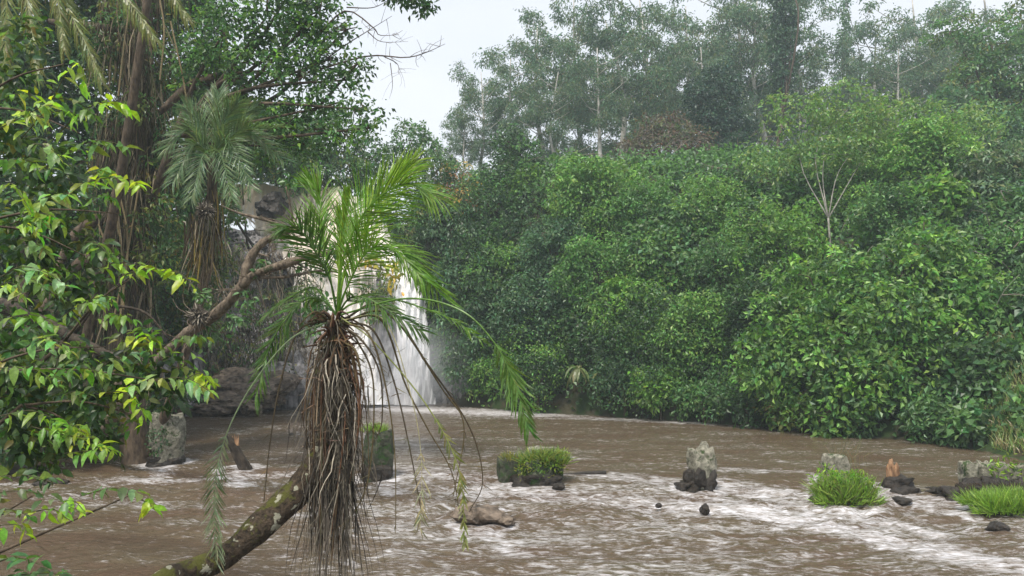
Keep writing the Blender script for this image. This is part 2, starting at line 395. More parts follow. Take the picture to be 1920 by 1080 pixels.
def water_mat():
    m, t, o = mat('river_water')
    tcn = N(t, 'ShaderNodeTexCoord'); a = N(t, 'ShaderNodeAttribute', attribute_name='Col')
    sx = N(t, 'ShaderNodeSeparateXYZ'); t.links.new(a.outputs['Color'], sx.inputs[0])
    def nz(scale, st, det, rot=0, rg=.6, dist=.4):
        mpn = N(t, 'ShaderNodeMapping'); mpn.inputs['Scale'].default_value = st; mpn.inputs['Rotation'].default_value = (0, 0, rot)
        t.links.new(tcn.outputs['Object'], mpn.inputs[0])
        n = N(t, 'ShaderNodeTexNoise'); n.inputs['Scale'].default_value = scale; n.inputs['Detail'].default_value = det
        n.inputs['Roughness'].default_value = rg; n.inputs['Distortion'].default_value = dist
        t.links.new(mpn.outputs[0], n.inputs[0]); return n.outputs[0]
    fine = nz(3.4, (.75, 1.5, 1), 7, .35, .72, .8)
    big = nz(.5, (.6, 1.6, 1), 4, .2)
    # foam, and sky glints painted as foam = mask + streaky noise over a threshold
    ad = N(t, 'ShaderNodeMath', operation='MULTIPLY_ADD'); ad.inputs[1].default_value = .25; t.links.new(sx.outputs[0], ad.inputs[0])
    fin2 = nz(9, (.45, 1.7, 1), 5, .12, .75, .7); fm = N(t, 'ShaderNodeMath', operation='MULTIPLY_ADD'); fm.inputs[1].default_value = .62; fs = N(t, 'ShaderNodeMath', operation='MULTIPLY'); fs.inputs[1].default_value = .62
    t.links.new(fine, fs.inputs[0]); t.links.new(fin2, fm.inputs[0]); t.links.new(fs.outputs[0], fm.inputs[2]); t.links.new(fm.outputs[0], ad.inputs[2])
    ad2 = N(t, 'ShaderNodeMath', operation='MULTIPLY_ADD'); ad2.inputs[1].default_value = .35; t.links.new(big, ad2.inputs[0]); t.links.new(ad.outputs[0], ad2.inputs[2])
    mr = N(t, 'ShaderNodeMapRange'); mr.inputs[1].default_value = .90; mr.inputs[2].default_value = 1.13; t.links.new(ad2.outputs[0], mr.inputs[0])
    cr_ = N(t, 'ShaderNodeValToRGB'); cr_.color_ramp.elements[0].color = (.108, .070, .043, 1); cr_.color_ramp.elements[1].color = (.112, .088, .050, 1)
    cr_.color_ramp.elements[0].position = .35; cr_.color_ramp.elements[1].position = .65
    t.links.new(big, cr_.inputs[0])
    mx = N(t, 'ShaderNodeMix', data_type='RGBA'); fcol = N(t, 'ShaderNodeMapRange', data_type='FLOAT_VECTOR'); fcol.inputs[7].default_value = (.35, .35, .35); fcol.inputs[8].default_value = (.62, .62, .62); fcol.inputs[9].default_value = (.36, .31, .27); fcol.inputs[10].default_value = (.72, .71, .74)
    t.links.new(fin2, fcol.inputs[6]); t.links.new(fcol.outputs[1], mx.inputs[7])
    t.links.new(mr.outputs[0], mx.inputs[0]); t.links.new(cr_.outputs[0], mx.inputs[6])
    b = N(t, 'ShaderNodeBsdfPrincipled'); b.inputs['IOR'].default_value = 1.33
    t.links.new(mx.outputs[2], b.inputs['Base Color'])
    rr = N(t, 'ShaderNodeMapRange'); rr.inputs[3].default_value = .07; rr.inputs[4].default_value = .7; t.links.new(mr.outputs[0], rr.inputs[0]); t.links.new(rr.outputs[0], b.inputs['Roughness'])
    rip = nz(5.0, (.7, 1.3, 1), 5, .1, .6, .5)
    b1 = N(t, 'ShaderNodeBump'); b1.inputs['Strength'].default_value = .9; b1.inputs['Distance'].default_value = .13
    t.links.new(rip, b1.inputs['Height'])
    b2 = N(t, 'ShaderNodeBump'); b2.inputs['Strength'].default_value = .8; b2.inputs['Distance'].default_value = .07
    t.links.new(fine, b2.inputs['Height']); t.links.new(b1.outputs[0], b2.inputs['Normal']); t.links.new(b2.outputs[0], b.inputs['Normal'])
    t.links.new(b.outputs[0], o.inputs[0]); return m
g = MB(); g.add(np.c_[pts, zw], q, c=np.c_[fo, fo, fo]); rw = g.build('river', water_mat(), smooth=True); tag(rw, kind='structure')

# ------------------------------------------------------------------ cliff beside and behind the waterfall
def sheet(fn, nu, nv):
    u, v = np.meshgrid(np.linspace(0, 1, nu), np.linspace(0, 1, nv)); V = fn(u.ravel(), v.ravel())
    i = np.arange(nu * nv).reshape(nv, nu); q = np.stack([i[:-1, :-1], i[:-1, 1:], i[1:, 1:], i[1:, :-1]], -1).reshape(-1, 4)
    return V, q
cl = np.array([P(250, 790, 33), P(345, 772, 37.5), P(440, 765, 41), P(560, 760, 44.6), P(660, 757, 46.5), P(760, 756, 47.5), P(850, 758, 46.2), P(910, 765, 43)])
def cliff_fn(u, v):
    t = u * (len(cl) - 1)
    x = np.interp(t, np.arange(len(cl)), cl[:, 0]); y = np.interp(t, np.arange(len(cl)), cl[:, 1])
    top = np.interp(u, [0, .2, .45, .6, .75, 1], [8, 10.5, 12.4, 12.0, 11.4, 9])
    z = -.8 + v * (top + .8)
    y2 = y + v ** 1.3 * np.interp(u, [0, .18, .28, .42, .8, 1], [3, 4.5, 9, 9, 8, 4]); p = np.c_[x * y2 / y, y2, z]
    n = fbm(p * np.array([.45, .45, .22]), 5, 71); n2 = np.abs(fbm(p * np.array([.9, .9, .5]), 4, 81))
    st = np.floor(z / 1.9 + n * 1.2) * .28
    p[:, 1] += -n * 1.7 + n2 * 2.1 + .5 * np.abs(fbm(p * np.array([2.4, 2.4, 1.2]), 3, 85)) + st * .55; p[:, 0] += fbm(p * .6, 3, 91) * .7
    return p
V, q = sheet(cliff_fn, 260, 120)
g = MB(); g.add(V, q); cf = g.build('cliff', M_rock, smooth=False); tag(cf, kind='structure')

# ---- waterfall: a stepped sheet running from the high lip on the left to the pool on the right
def fall_mat():
    m, t, o = mat('falling_water')
    tcn = N(t, 'ShaderNodeTexCoord'); mpn = N(t, 'ShaderNodeMapping'); mpn.inputs['Scale'].default_value = (2.6, 2.6, .22)
    t.links.new(tcn.outputs['Object'], mpn.inputs[0])
    n = N(t, 'ShaderNodeTexNoise'); n.inputs['Scale'].default_value = 1.3; n.inputs['Detail'].default_value = 7; n.inputs['Roughness'].default_value = .65; n.inputs['Distortion'].default_value = .3
    t.links.new(mpn.outputs[0], n.inputs[0])
    n2 = N(t, 'ShaderNodeTexNoise'); n2.inputs['Scale'].default_value = .9; n2.inputs['Detail'].default_value = 5
    t.links.new(tcn.outputs['Object'], n2.inputs[0])
    a = N(t, 'ShaderNodeAttribute', attribute_name='Col'); sx = N(t, 'ShaderNodeSeparateXYZ'); t.links.new(a.outputs['Color'], sx.inputs[0])
    r = N(t, 'ShaderNodeMix', data_type='RGBA'); r.inputs[6].default_value = (.78, .62, .42, 1); r.inputs[7].default_value = (.93, .92, .93, 1)
    ad = N(t, 'ShaderNodeMath', operation='ADD'); sb = N(t, 'ShaderNodeMath', operation='MULTIPLY_ADD'); sb.inputs[1].default_value = 1.6; sb.inputs[2].default_value = -.8
    t.links.new(n.outputs[0], sb.inputs[0]); t.links.new(sx.outputs[1], ad.inputs[0]); t.links.new(sb.outputs[0], ad.inputs[1]); ad.use_clamp = True
    t.links.new(ad.outputs[0], r.inputs[0])
    b = N(t, 'ShaderNodeBsdfPrincipled'); b.inputs['Roughness'].default_value = .6; t.links.new(r.outputs[2], b.inputs['Base Color'])
    # alpha: solid in the middle, torn into strands at the edges
    al = N(t, 'ShaderNodeMath', operation='MULTIPLY_ADD'); al.inputs[1].default_value = 1.5
    t.links.new(n.outputs[0], al.inputs[0]); t.links.new(sx.outputs[0], al.inputs[2])
    mr = N(t, 'ShaderNodeMapRange'); mr.inputs[1].default_value = .95; mr.inputs[2].default_value = 1.2; t.links.new(al.outputs[0], mr.inputs[0])
    t.links.new(mr.outputs[0], b.inputs['Alpha'])
    bp = N(t, 'ShaderNodeBump'); bp.inputs['Strength'].default_value = .7; bp.inputs['Distance'].default_value = .3
    t.links.new(n.outputs[0], bp.inputs['Height']); t.links.new(bp.outputs[0], b.inputs['Normal'])
    t.links.new(b.outputs[0], o.inputs[0]); return m
M_fall = fall_mat()
def fall(name, left, right, ys_, ds, seed, nu=90, nv=180, aw=.5, white=.2):
    """left/right edge x of the sheet at image heights ys_, at distances ds"""
    def fn(u, v):
        lx = np.interp(v, np.linspace(0, 1, len(ys_)), left); rx = np.interp(v, np.linspace(0, 1, len(ys_)), right)
        py = np.interp(v, np.linspace(0, 1, len(ys_)), ys_); d = np.interp(v, np.linspace(0, 1, len(ys_)), ds)
        px = lx + (rx - lx) * u
        p = np.array([P(a, b, c) for a, b, c in zip(px, py, d)])
        p[:, 1] += .9 * fbm(p * np.array([1.3, .9, .22]), 5, seed) - .8 * np.sin(np.pi * u) - .35 * np.abs(fbm(p * np.array([3.0, 1, .35]), 3, seed + 9))
        return p
    V, q = sheet(fn, nu, nv)
    u, v = np.meshgrid(np.linspace(0, 1, nu), np.linspace(0, 1, nv)); u = u.ravel(); v = v.ravel()
    e = np.minimum(np.minimum(u, 1 - u) * 6, 1) * aw + .12
    g = MB(); g.add(V, q, c=np.c_[e, white + .9 * v, e]); return tag(g.build(name, M_fall, smooth=True), kind='structure')
fall('waterfall', [405, 435, 505, 545, 560, 580, 640], [650, 660, 700, 715, 700, 705, 735], [352, 400, 460, 520, 590, 660, 757], [47.6, 47, 46, 45, 44.3, 43.9, 43.5], 5, aw=.50, white=.1)
fall('waterfall', [560, 640, 705, 725, 730, 728, 700], [700, 735, 775, 798, 806, 812, 822], [372, 440, 505, 560, 620, 690, 758], [47.9, 47, 46, 45.4, 45.2, 45, 44.9], 17, aw=.54, white=.5)
# mist thrown up at the foot of the fall
def mist(name, c, r, dens):
    m, t, o = mat('spray_mist')
    v = N(t, 'ShaderNodeVolumePrincipled'); v.inputs['Color'].default_value = (.93, .95, 1, 1)
    tcn = N(t, 'ShaderNodeTexCoord'); ln = N(t, 'ShaderNodeVectorMath', operation='LENGTH'); t.links.new(tcn.outputs['Object'], ln.inputs[0])
    mr = N(t, 'ShaderNodeMapRange'); mr.inputs[1].default_value = .25; mr.inputs[2].default_value = 1.0; mr.inputs[3].default_value = dens; mr.inputs[4].default_value = 0
    t.links.new(ln.outputs['Value'], mr.inputs[0]); t.links.new(mr.outputs[0], v.inputs['Density']); t.links.new(v.outputs[0], o.inputs['Volume'])
    a = np.linspace(0, math.pi, 13); b_ = np.linspace(0, 2 * math.pi, 24, endpoint=False)
    V = np.array([(math.sin(x) * math.cos(y), math.sin(x) * math.sin(y), math.cos(x)) for x in a for y in b_])
    q = [(i * 24 + j, (i + 1) * 24 + j, (i + 1) * 24 + (j + 1) % 24, i * 24 + (j + 1) % 24) for i in range(12) for j in range(24)]
    g = MB(); g.add(V, q); ob = g.build(name, m); ob.location = tuple(c); ob.scale = tuple(r); m.volume_intersection_method = 'FAST' if False else m.volume_intersection_method if hasattr(m, 'volume_intersection_method') else None
    return tag(ob, 'pale spray mist drifting at the foot of the waterfall', None, None, 'stuff')
try:
    mist('mist', P(770, 690, 43.5), (4.2, 2.0, 3.0), .30)
except Exception as e:
    print('mist', e)

# ------------------------------------------------------------------ palettes
G_MID = ((.068, .14, .044), (.058, .12, .042), (.08, .155, .045), (.048, .10, .036))
G_BRIGHT = ((.11, .21, .035), (.085, .17, .035), (.13, .23, .05), (.07, .14, .03))
G_DARK = ((.032, .07, .024), (.04, .085, .026), (.028, .055, .022), (.045, .095, .03))
G_BLUE = ((.06, .12, .06), (.075, .135, .065), (.05, .10, .05))
G_GREY = ((.11, .155, .085), (.09, .135, .075), (.13, .17, .10), (.075, .12, .06))
G_EUC = ((.085, .135, .085), (.10, .155, .095), (.07, .12, .075), (.115, .14, .075))
G_OLIVE = ((.10, .12, .03), (.13, .15, .035), (.075, .10, .03), (.09, .08, .03))
G_YEL = ((.20, .24, .04), (.14, .19, .035), (.24, .22, .05))
G_LEAFY = ((.09, .19, .045), (.08, .165, .04), (.075, .15, .05))
G_RUST = ((.105, .07, .05), (.085, .07, .05), (.07, .055, .045), (.08, .095, .045))

TOCAM = norm(np.array([0, -1, .35]))
def tree(name, label, cat, base, blobs, pal, leaf=.3, dens=1.0, nl=14, crad=.5, trunk=(.25, .08), bark=None, group=None, mid=None, limbs=True, asp=.5, droop=.35, t=LEAF4, mat_=None, shell=.55, rough=.35, flat=.6, upw=.6, limb_n=None, val=.16):
    e = empty(name, base, label, cat, group)
    tb = MB(); cen = np.array([b[0] for b in blobs]); lo = cen[np.argmin(cen[:, 2])]; c0 = cen.mean(0)
    fork = np.array(mid) if mid is not None else np.array([(base[0] * .5 + c0[0] * .5), (base[1] * .5 + c0[1] * .5), max(base[2] + (lo[2] - base[2]) * .7, base[2] + .4)])
    tube(tb, [np.array(base) - [0, 0, .3], (np.array(base) * .5 + fork * .5) + rng.normal(size=3) * .04 * np.linalg.norm(fork - base), fork], [trunk[0], trunk[0] * .75, trunk[0] * .6], 8, wob=.25, n=10)
    if limbs:
        order = range(len(blobs)) if limb_n is None else range(min(limb_n, len(blobs)))
        for k in order:
            c = cen[k]; m = (fork * .5 + c * .5) + rng.normal(size=3) * .08 * np.linalg.norm(c - fork)
            tube(tb, [fork, m, c], [trunk[0] * .5, trunk[0] * .3, trunk[1] * .4], 6, wob=.15, n=8)
            r = np.array(blobs[k][1])
            for _ in range(4):
                dd = rand_dirs(1)[0]; tube(tb, [c, c + dd * r * .45 + rng.normal(size=3) * .1 * r, c + dd * r * .85], [trunk[1] * .4, trunk[1] * .25, trunk[1] * .1], 4, n=5)
    tb.build('trunk', bark or M_bark, e, smooth=True)
    cb = MB(); foliage(cb, blobs, dens, leaf, asp, nl, crad, pal, droop, t, upw, shell, None, flat, .05, rough, val)
    cb.build('crown', mat_ or M_leaf, e)
    return e

# ------------------------------------------------------------------ hillside thicket (uncountable creeper and scrub)
def thicket():
    mb = MB(); cnt = 0; tries = 0; ms = []
    def okv(p):
        d = bank(p)[0]; px = 960 + p[:, 0] / p[:, 1] * F
        return (d > .3) & (d < 25) & ((p[:, 0] > -2.5) | (p[:, 1] > 47)) & (px > 760) & (px < 2080)
    cand = np.c_[rng.uniform(-5.5, 46, 14000), rng.uniform(22, 66, 14000)]; cand = cand[okv(cand)]
    for x, y in cand:                                      # bushy mounds with dark hollows between them
        if cnt >= 330: break
        px = 960 + x / y * F
        if 1490 < px < 1625 and 33 < y < 39: continue
        r = (.75 + 2.1 * rng.random() ** 1.6) * (.75 + y / 120)
        if any((x - a) ** 2 + (y - b) ** 2 < (.61 * (r + c)) ** 2 for a, b, c in ms): continue
        z = tz(x, y) + r * rng.uniform(.05, .6)
        crest = np.interp(px, [820, 900, 1000, 1100, 1300, 1450, 1600, 2000], [340, 300, 310, 318, 352, 352, 300, 250]) + rng.normal() * 16 - 6
        if px > 1835 and bank(np.array([[x, y]]))[0][0] < 5: continue
        for _ in range(3):
            if 647 - (z + r * 1.15 - CAMZ) / y * F < crest: r *= .75; z = tz(x, y) + r * .1
        if 647 - (z + r - CAMZ) / y * F < crest - 12: continue
        ms.append((x, y, r)); cnt += 1
        a = vnoise(np.array([[x * .15, y * .15, 3.]]), 7)[0]; b = rng.random()
        pal = G_BRIGHT if a > .02 and b < .72 else G_DARK if (a < -.3 and b < .5) or b < .1 else G_BLUE if b < .33 else G_LEAFY if b < .7 else G_MID
        lf = rng.choice([.15, .2, .27, .38], p=[.3, .35, .25, .1])
        sub = [((x, y, z), (r, r, r * rng.uniform(.8, 1.5)))]
        for _ in range(3):
            q_ = np.array([x, y, z]) + norm(rng.normal(size=3) * [1, 1, .6] + [0, -.5, .5]) * r * .8
            sub.append((q_, (r * .45,) * 3))
        foliage(mb, sub, .95, lf, rng.choice([.45, .6, .8]), 12, .33, pal, .3, face=TOCAM, shell=.75, minz=.1, rough=.6, val=.22)
    n = 20000; x = rng.uniform(-5.5, 46, n); y = rng.uniform(22, 66, n)   # low creepers over the soil
    k = okv(np.c_[x, y]); x = x[k]; y = y[k]; n = len(x)
    p = np.c_[x, y, terrain_z(np.c_[x, y]) + .25]; idx = np.repeat(np.arange(n), 8); m = len(idx)
    pal = np.array(G_MID + G_LEAFY + G_DARK[:1] + G_BLUE[:1])[rng.integers(0, 9, n)]
    add_leaves(mb, p[idx] + rng.normal(size=(m, 3)) * .35, rng.normal(size=(m, 3)) - [0, .3, .6], norm(rng.normal(size=(m, 3)) * .5 + [0, -.5, .7]), .32, .2, pal[idx] * (1 + .2 * rng.normal(size=(m, 1))).clip(.5, 1.6))
    ob = mb.build('hillside_thicket', M_leaf)
    tag(ob, 'dense green creepers and scrub covering the slope above the far bank', None, None, 'stuff')
thicket()

# plateau undergrowth and far wood closing the view behind the eucalyptus stand
def farwood():
    mb = MB()
    for k in range(150):
        px = rng.uniform(700, 2250); d = rng.uniform(62, 105)
        x = (px - 960) / F * d; z = tz(x, d); r = rng.uniform(2.0, 4.2)
        if px < 1260: r *= .32
        foliage(mb, [((x, d, z + r * .4), (r, r, r * .9))], .45, .5, .55, 10, .8, G_BLUE if rng.random() < .6 else G_MID, .3, face=TOCAM, shell=.7, rough=.5)
    ob = mb.build('plateau_undergrowth', M_leaf); tag(ob, 'low bluish undergrowth on the plateau behind the slope', None, None, 'stuff')
farwood()

# ------------------------------------------------------------------ eucalyptus stand
def euc_proto(seed, H=24.0, dense=1.0, narrow=1.0, pal=G_EUC, bot=.34):
    global rng
    keep = rng; rng = np.random.default_rng(seed)
    tb = MB(); cb = MB()
    top = np.array([rng.normal() * .6, rng.normal() * .6, H * .95])
    stem = catmull([(0, 0, -1), (rng.normal() * .3, rng.normal() * .3, H * .3), (rng.normal() * .5, rng.normal() * .5, H * .6), top], 24)
    tube(tb, stem, [.34, .27, .18, .05], 7, wob=.1)
    blobs = []
    nb = int(20 * dense)
    for k in range(nb):
        h = bot + (1 - bot) * ((k + .5) / nb) ** .8; p0 = stem[min(23, int((h * .93) * 23))]
        a = k * 2.4 + rng.uniform(-.5, .5); ln = (1.1 + 3.4 * math.sin(math.pi * min(1, (1 - h) * 1.0 + .18)) ** .7) * rng.uniform(.55, 1.2) * narrow
        tip = p0 + np.array([math.cos(a) * ln, math.sin(a) * ln, ln * .45 + .5])
        tube(tb, [p0, (p0 + tip) / 2 + [0, 0, -.15], tip], [.07, .045, .02], 5, n=5)
        r = rng.uniform(.75, 1.5) * (1.1 if h < .9 else .8)
        blobs.append((tip, (r * 1.15, r * 1.15, r * .65)))
        blobs.append((tip + rng.normal(size=3) * r * .8 + [0, 0, .3], (r * .7, r * .7, r * .45)))
        if rng.random() < .5: blobs.append(((p0 + tip) / 2 + rng.normal(size=3) * .5, (r * .6, r * .6, r * .5)))
    foliage(cb, blobs, .68, .36, .32, 10, .42, pal, .8, shell=.35, rough=.5, upw=.5, flat=.5)
    e = bpy.data.objects.new('eucalyptus', None); COL.objects.link(e)
    tb.build('trunk', M_pale, e, smooth=True); cb.build('crown', M_leaf, e)
    rng = keep
    return e
EUC = []
for px, d, ty, lab in [
    (872, 70, 205, 'low drooping eucalyptus at the far left end of the hilltop stand'),
    (905, 72, 110, 'eucalyptus second from the left end of the hilltop stand, stepping down to open sky'),
    (960, 74, 95, 'broad rounded eucalyptus behind the vine draped tree at the left of the stand'),
    (1015, 76, 15, 'eucalyptus with a small tufted top standing clear against the sky'),
    (1045, 70, 110, 'shorter brownish eucalyptus with bare trunks showing below its crown'),
    (1090, 78, -35, 'tall eucalyptus right of the tufted one, its top out of frame'),
    (1125, 70, 60, 'eucalyptus with thin white trunk in the gap above the thicket'),
    (1170, 76, -10, 'dense dark eucalyptus left of the pale sky notch'),
    (1215, 80, -60, 'very tall eucalyptus just left of the narrow sky gap at the top'),
    (1290, 82, -20, 'airy eucalyptus right of the narrow sky gap, sky showing through'),
    (1330, 74, 60, 'eucalyptus standing behind the dark blue green tree'),
    (1385, 84, -70, 'tall pale eucalyptus in the middle of the ridge, cut by the top edge'),
    (1440, 80, -30, 'eucalyptus immediately left of the ivy clad column'),
    (1520, 82, 5, 'slim eucalyptus right of the ivy clad column, left of the white sky gap'),
    (1655, 84, 25, 'eucalyptus with a detached tuft right of the white sky gap'),
    (1700, 78, 70, 'low hazy eucalyptus behind the flat green canopy on the right'),
    (1740, 84, -40, 'tall open eucalyptus on the right of the ridge with bright gaps'),
    (1800, 80, 20, 'eucalyptus left of the dark leaning crown in the top right corner'),
    (1895, 86, -40, 'hazy eucalyptus at the right edge of the ridge')]:
    EUC.append((px, d, ty, lab))
PROT = [euc_proto(s, bot=b) for s, b in ((1, .42), (2, .5), (3, .34), (4, .55))]
for k, (px, d, ty, lab) in enumerate(EUC):
    x = (px - 960) / F * d; z = tz(x, d) - .2; top = P(px, ty, d)[2]; s = (top - z) / 24.6
    loc = (x, d, z); pr = PROT[(k * 3 + k // 4) % 4]
    sxy = s * rng.uniform(.95, 1.2)
    if k < 4:
        pr = PROT[k]; o = pr; o.location = loc; o.rotation_euler = (0, 0, rng.uniform(0, 6)); o.scale = (sxy, sxy, s)
    else:
        o = copy_tree(pr, loc, rng.uniform(0, 6), (sxy, sxy, s))
    tag(o, lab, 'tree', 'eucalyptus trees standing along the hilltop')
for k in range(5, 18):                                    # the back row of the stand
    px = 880 + k * 62 + rng.uniform(-15, 15); d = rng.uniform(88, 100); x = (px - 960) / F * d; z = tz(x, d)
    s = (P(px, rng.uniform(90, 170), d)[2] - z) / 24.6
    o = copy_tree(PROT[k % 4], (x, d, z), rng.uniform(0, 6), (s * 1.1, s * 1.1, s))
    tag(o, 'hazy eucalyptus filling the back row behind the front trees of the ridge', 'tree', 'back row of eucalyptus trees on the ridge')

# ------------------------------------------------------------------ named trees and bushes of the far bank
def ground_at(px, d, sink=.1):
    x = (px - 960) / F * d; return (x, d, tz(x, d) - sink)
tree('bank_tree', 'big bright green broadleaf tree spreading over the right bank above its dark trunk', 'tree', (*G(1668, 822)[:2] + np.array([0, .6]), .1),
     [B(1735, 462, 62, 32), B(1690, 510, 70, 31.5), B(1770, 530, 80, 32), B(1610, 540, 75, 32), B(1530, 560, 70, 32.5), B(1480, 620, 70, 32), B(1570, 640, 85, 30.5), B(1660, 600, 85, 30.5),
      B(1760, 630, 80, 30.5), B(1820, 590, 55, 31.5), B(1720, 700, 75, 29.8), B(1620, 710, 80, 29.8), B(1520, 700, 80, 30.8), B(1440, 680, 60, 31.8), B(1800, 690, 60, 30.5), B(1560, 765, 50, 29.6)],
     G_BRIGHT + G_MID[:2], leaf=.27, dens=1.0, crad=.34, trunk=(.42, .12), asp=.55, nl=12, shell=.6, rough=.55, val=.22, mid=P(1672, 720, 30.6))
tree('white_barked_tree', 'flat topped tree with pale forked trunk in the middle of the right slope', 'tree', ground_at(1562, 37.2),
     [B(1545, 290, 60, 39, 1.2, .6), B(1600, 280, 60, 39.5, 1.2, .6), B(1500, 215, 70, 40, 1.2, .6), B(1590, 205, 80, 40, 1.2, .6), B(1660, 225, 80, 40.5, 1.2, .6), B(1740, 235, 75, 41, 1.2, .6), B(1440, 300, 50, 40, 1.2, .7), B(1690, 290, 50, 40, 1.2, .6), B(1820, 235, 60, 42, 1.2, .6)],
     ((.12, .20, .06), (.10, .17, .05), (.14, .21, .06)), leaf=.24, dens=.85, crad=.45, trunk=(.075, .035), bark=M_greybark, mid=P(1553, 410, 37.6), nl=12, limb_n=5, flat=.8, shell=.5)
tree('broadleaf_tree', 'large grey green tree with layered leaf sprays at the right edge above the bank', 'tree', ground_at(1850, 39),
     [B(1800, 330, 75, 39, 1.4, .6), B(1880, 300, 70, 40, 1.4, .6), B(1720, 375, 60, 38.5, 1.4, .6), B(1830, 390, 80, 38, 1.4, .6), B(1900, 430, 80, 38.5, 1.3, .7), B(1770, 430, 55, 38, 1.4, .6), B(1850, 480, 60, 37.5, 1.4, .6), B(1910, 540, 60, 37.5, 1.3, .7), B(1950, 350, 90, 40), B(1850, 540, 40, 37)],
     G_GREY, leaf=.34, dens=1.0, crad=.42, trunk=(.35, .12), asp=.42, nl=12, flat=.85, shell=.55, rough=.45, val=.2)
tree('crowned_tree', 'dark olive tree leaning into the top right corner of the ridge', 'tree', ground_at(1930, 55),
     [B(1780, 60, 40, 56, 1.2, .7), B(1860, 80, 55, 55, 1.3, .6), B(1900, 130, 60, 55, 1.2, .7), B(1830, 130, 40, 55, 1.2, .6), B(1920, 40, 45, 56), B(1880, 200, 65, 55), B(1940, 200, 80, 55), B(1810, 160, 40, 54)], G_MID + G_OLIVE[:1], leaf=.34, dens=.8, crad=.5, trunk=(.3, .1))
tree('slope_tree', 'dull green tree under the dark leaning crown at the upper right', 'tree', ground_at(1840, 50),
     [B(1790, 210, 55, 50), B(1850, 260, 60, 49), B(1900, 270, 60, 49), B(1740, 280, 50, 49)], G_BLUE, leaf=.32, dens=.8, crad=.5, trunk=(.3, .1))
tree('rusty_bush', 'rusty brown and purple bush on the slope crest below the eucalyptus trees', 'bush', ground_at(1250, 57),
     [B(1250, 280, 62, 57, 1.2, .8), B(1190, 285, 40, 57), B(1305, 285, 45, 57), B(1240, 240, 45, 58, 1.3, .7)], G_RUST, leaf=.3, dens=.9, crad=.5, trunk=(.15, .06))
tree('dark_tree', 'dark blue green rounded tree standing above the rusty brown bush', 'tree', ground_at(1350, 62),
     [B(1345, 190, 48, 62), B(1330, 230, 45, 61), B(1370, 240, 45, 61), B(1350, 150, 38, 62), B(1385, 290, 40, 58), B(1310, 180, 30, 61)], ((.025, .055, .04), (.035, .065, .04), (.03, .05, .035)), leaf=.3, dens=1.3, crad=.45, trunk=(.2, .07))
tree('ivy_column', 'slender ivy clad tree rising like a dark column on the ridge', 'tree', ground_at(1468, 70),
     [B(1468, 150, 26, 70), B(1470, 110, 28, 70), B(1468, 70, 30, 70), B(1472, 30, 28, 70), B(1466, -5, 26, 70), B(1470, -40, 22, 70)], ((.04, .08, .045), (.05, .09, .05)), leaf=.35, dens=1.3, crad=.45, trunk=(.25, .07))
tree('thin_spire', 'thin spire shaped tree alone in the white sky gap', 'tree', ground_at(1584, 90),
     [B(1584, 60, 11, 90, 1, 2), B(1585, 30, 9, 90, 1, 2), B(1586, 5, 7, 90, 1, 2), B(1584, 95, 14, 90, 1, 2)], G_BLUE, leaf=.35, dens=.9, crad=.4, trunk=(.2, .07))
tree('vine_draped_tree', 'vine draped tree forming a green tower at the left end of the slope', 'tree', ground_at(970, 49),
     [B(955, 268, 34, 50, 1.1, .9), B(975, 292, 42, 50), B(985, 330, 52, 49.5), B(940, 340, 45, 49), B(1000, 390, 50, 48), B(930, 400, 50, 47.5), B(960, 450, 50, 46.5)], G_DARK + G_MID[:1], leaf=.28, dens=1.1, crad=.38, trunk=(.25, .1), rough=.5, nl=12)
tree('bush', 'pale green bush right of the green tower on the crest', 'bush', ground_at(1090, 53), [B(1080, 325, 42, 53, 1.2, .8), B(1140, 335, 42, 53, 1.2, .8), B(1110, 370, 50, 52)], G_BRIGHT, leaf=.28, dens=1.0, crad=.4, trunk=(.1, .05))
tree('bush', 'light green bush on the crest left of the rusty bush', 'bush', ground_at(1190, 54), [B(1185, 345, 38, 54, 1.3, .8), B(1240, 360, 36, 54, 1.3, .8)], G_BRIGHT + G_MID, leaf=.28, dens=1.0, crad=.4, trunk=(.1, .05))
tree('shrubby_tree', 'round tree on the skyline between the open sky and the waterfall', 'tree', ground_at(790, 52), [B(770, 262, 38, 50), B(800, 285, 34, 50), B(745, 300, 34, 50), B(820, 320, 34, 49), B(780, 340, 40, 49)], G_MID + G_GREY[:1], leaf=.26, dens=.9, crad=.38, trunk=(.18, .07))
tree('yellowing_bush', 'bush with yellow and orange leaves beside the green tower', 'bush', ground_at(855, 49), [B(850, 335, 36, 49), B(880, 370, 34, 48), B(835, 375, 30, 48)], G_MID + ((.3, .22, .06), (.25, .13, .07)), leaf=.24, dens=.9, crad=.36, trunk=(.12, .05))
tree('creeper_mound', 'dark creeper covered mound right of the waterfall', 'bush', ground_at(850, 48), [B(845, 430, 55, 47), B(880, 480, 55, 46), B(850, 530, 50, 45.6), B(900, 560, 55, 44.6), B(855, 610, 45, 44.6), B(920, 640, 50, 43.6), B(870, 680, 48, 43.6)], G_DARK + G_BLUE[:2], leaf=.26, dens=.95, crad=.36, trunk=(.12, .05), droop=.9)
tree('vine_clad_stump', 'vine clad stub of a tree standing left of the pale forked trunk', 'bush', ground_at(1475, 41), [B(1480, 440, 38, 41, 1.1, .8), B(1465, 480, 36, 40.6), B(1490, 500, 36, 40.4)], G_MID, leaf=.24, dens=1.1, crad=.32, trunk=(.2, .07))
tree('shaded_tree', 'shaded dark tree behind the pale forked trunk', 'tree', ground_at(1620, 54), [B(1620, 370, 70, 54), B(1560, 380, 55, 54), B(1680, 350, 55, 54), B(1640, 420, 50, 52), B(1440, 370, 55, 55), B(1500, 350, 50, 55)], ((.025, .05, .035), (.03, .06, .035)), leaf=.34, dens=.9, crad=.5, trunk=(.2, .08))
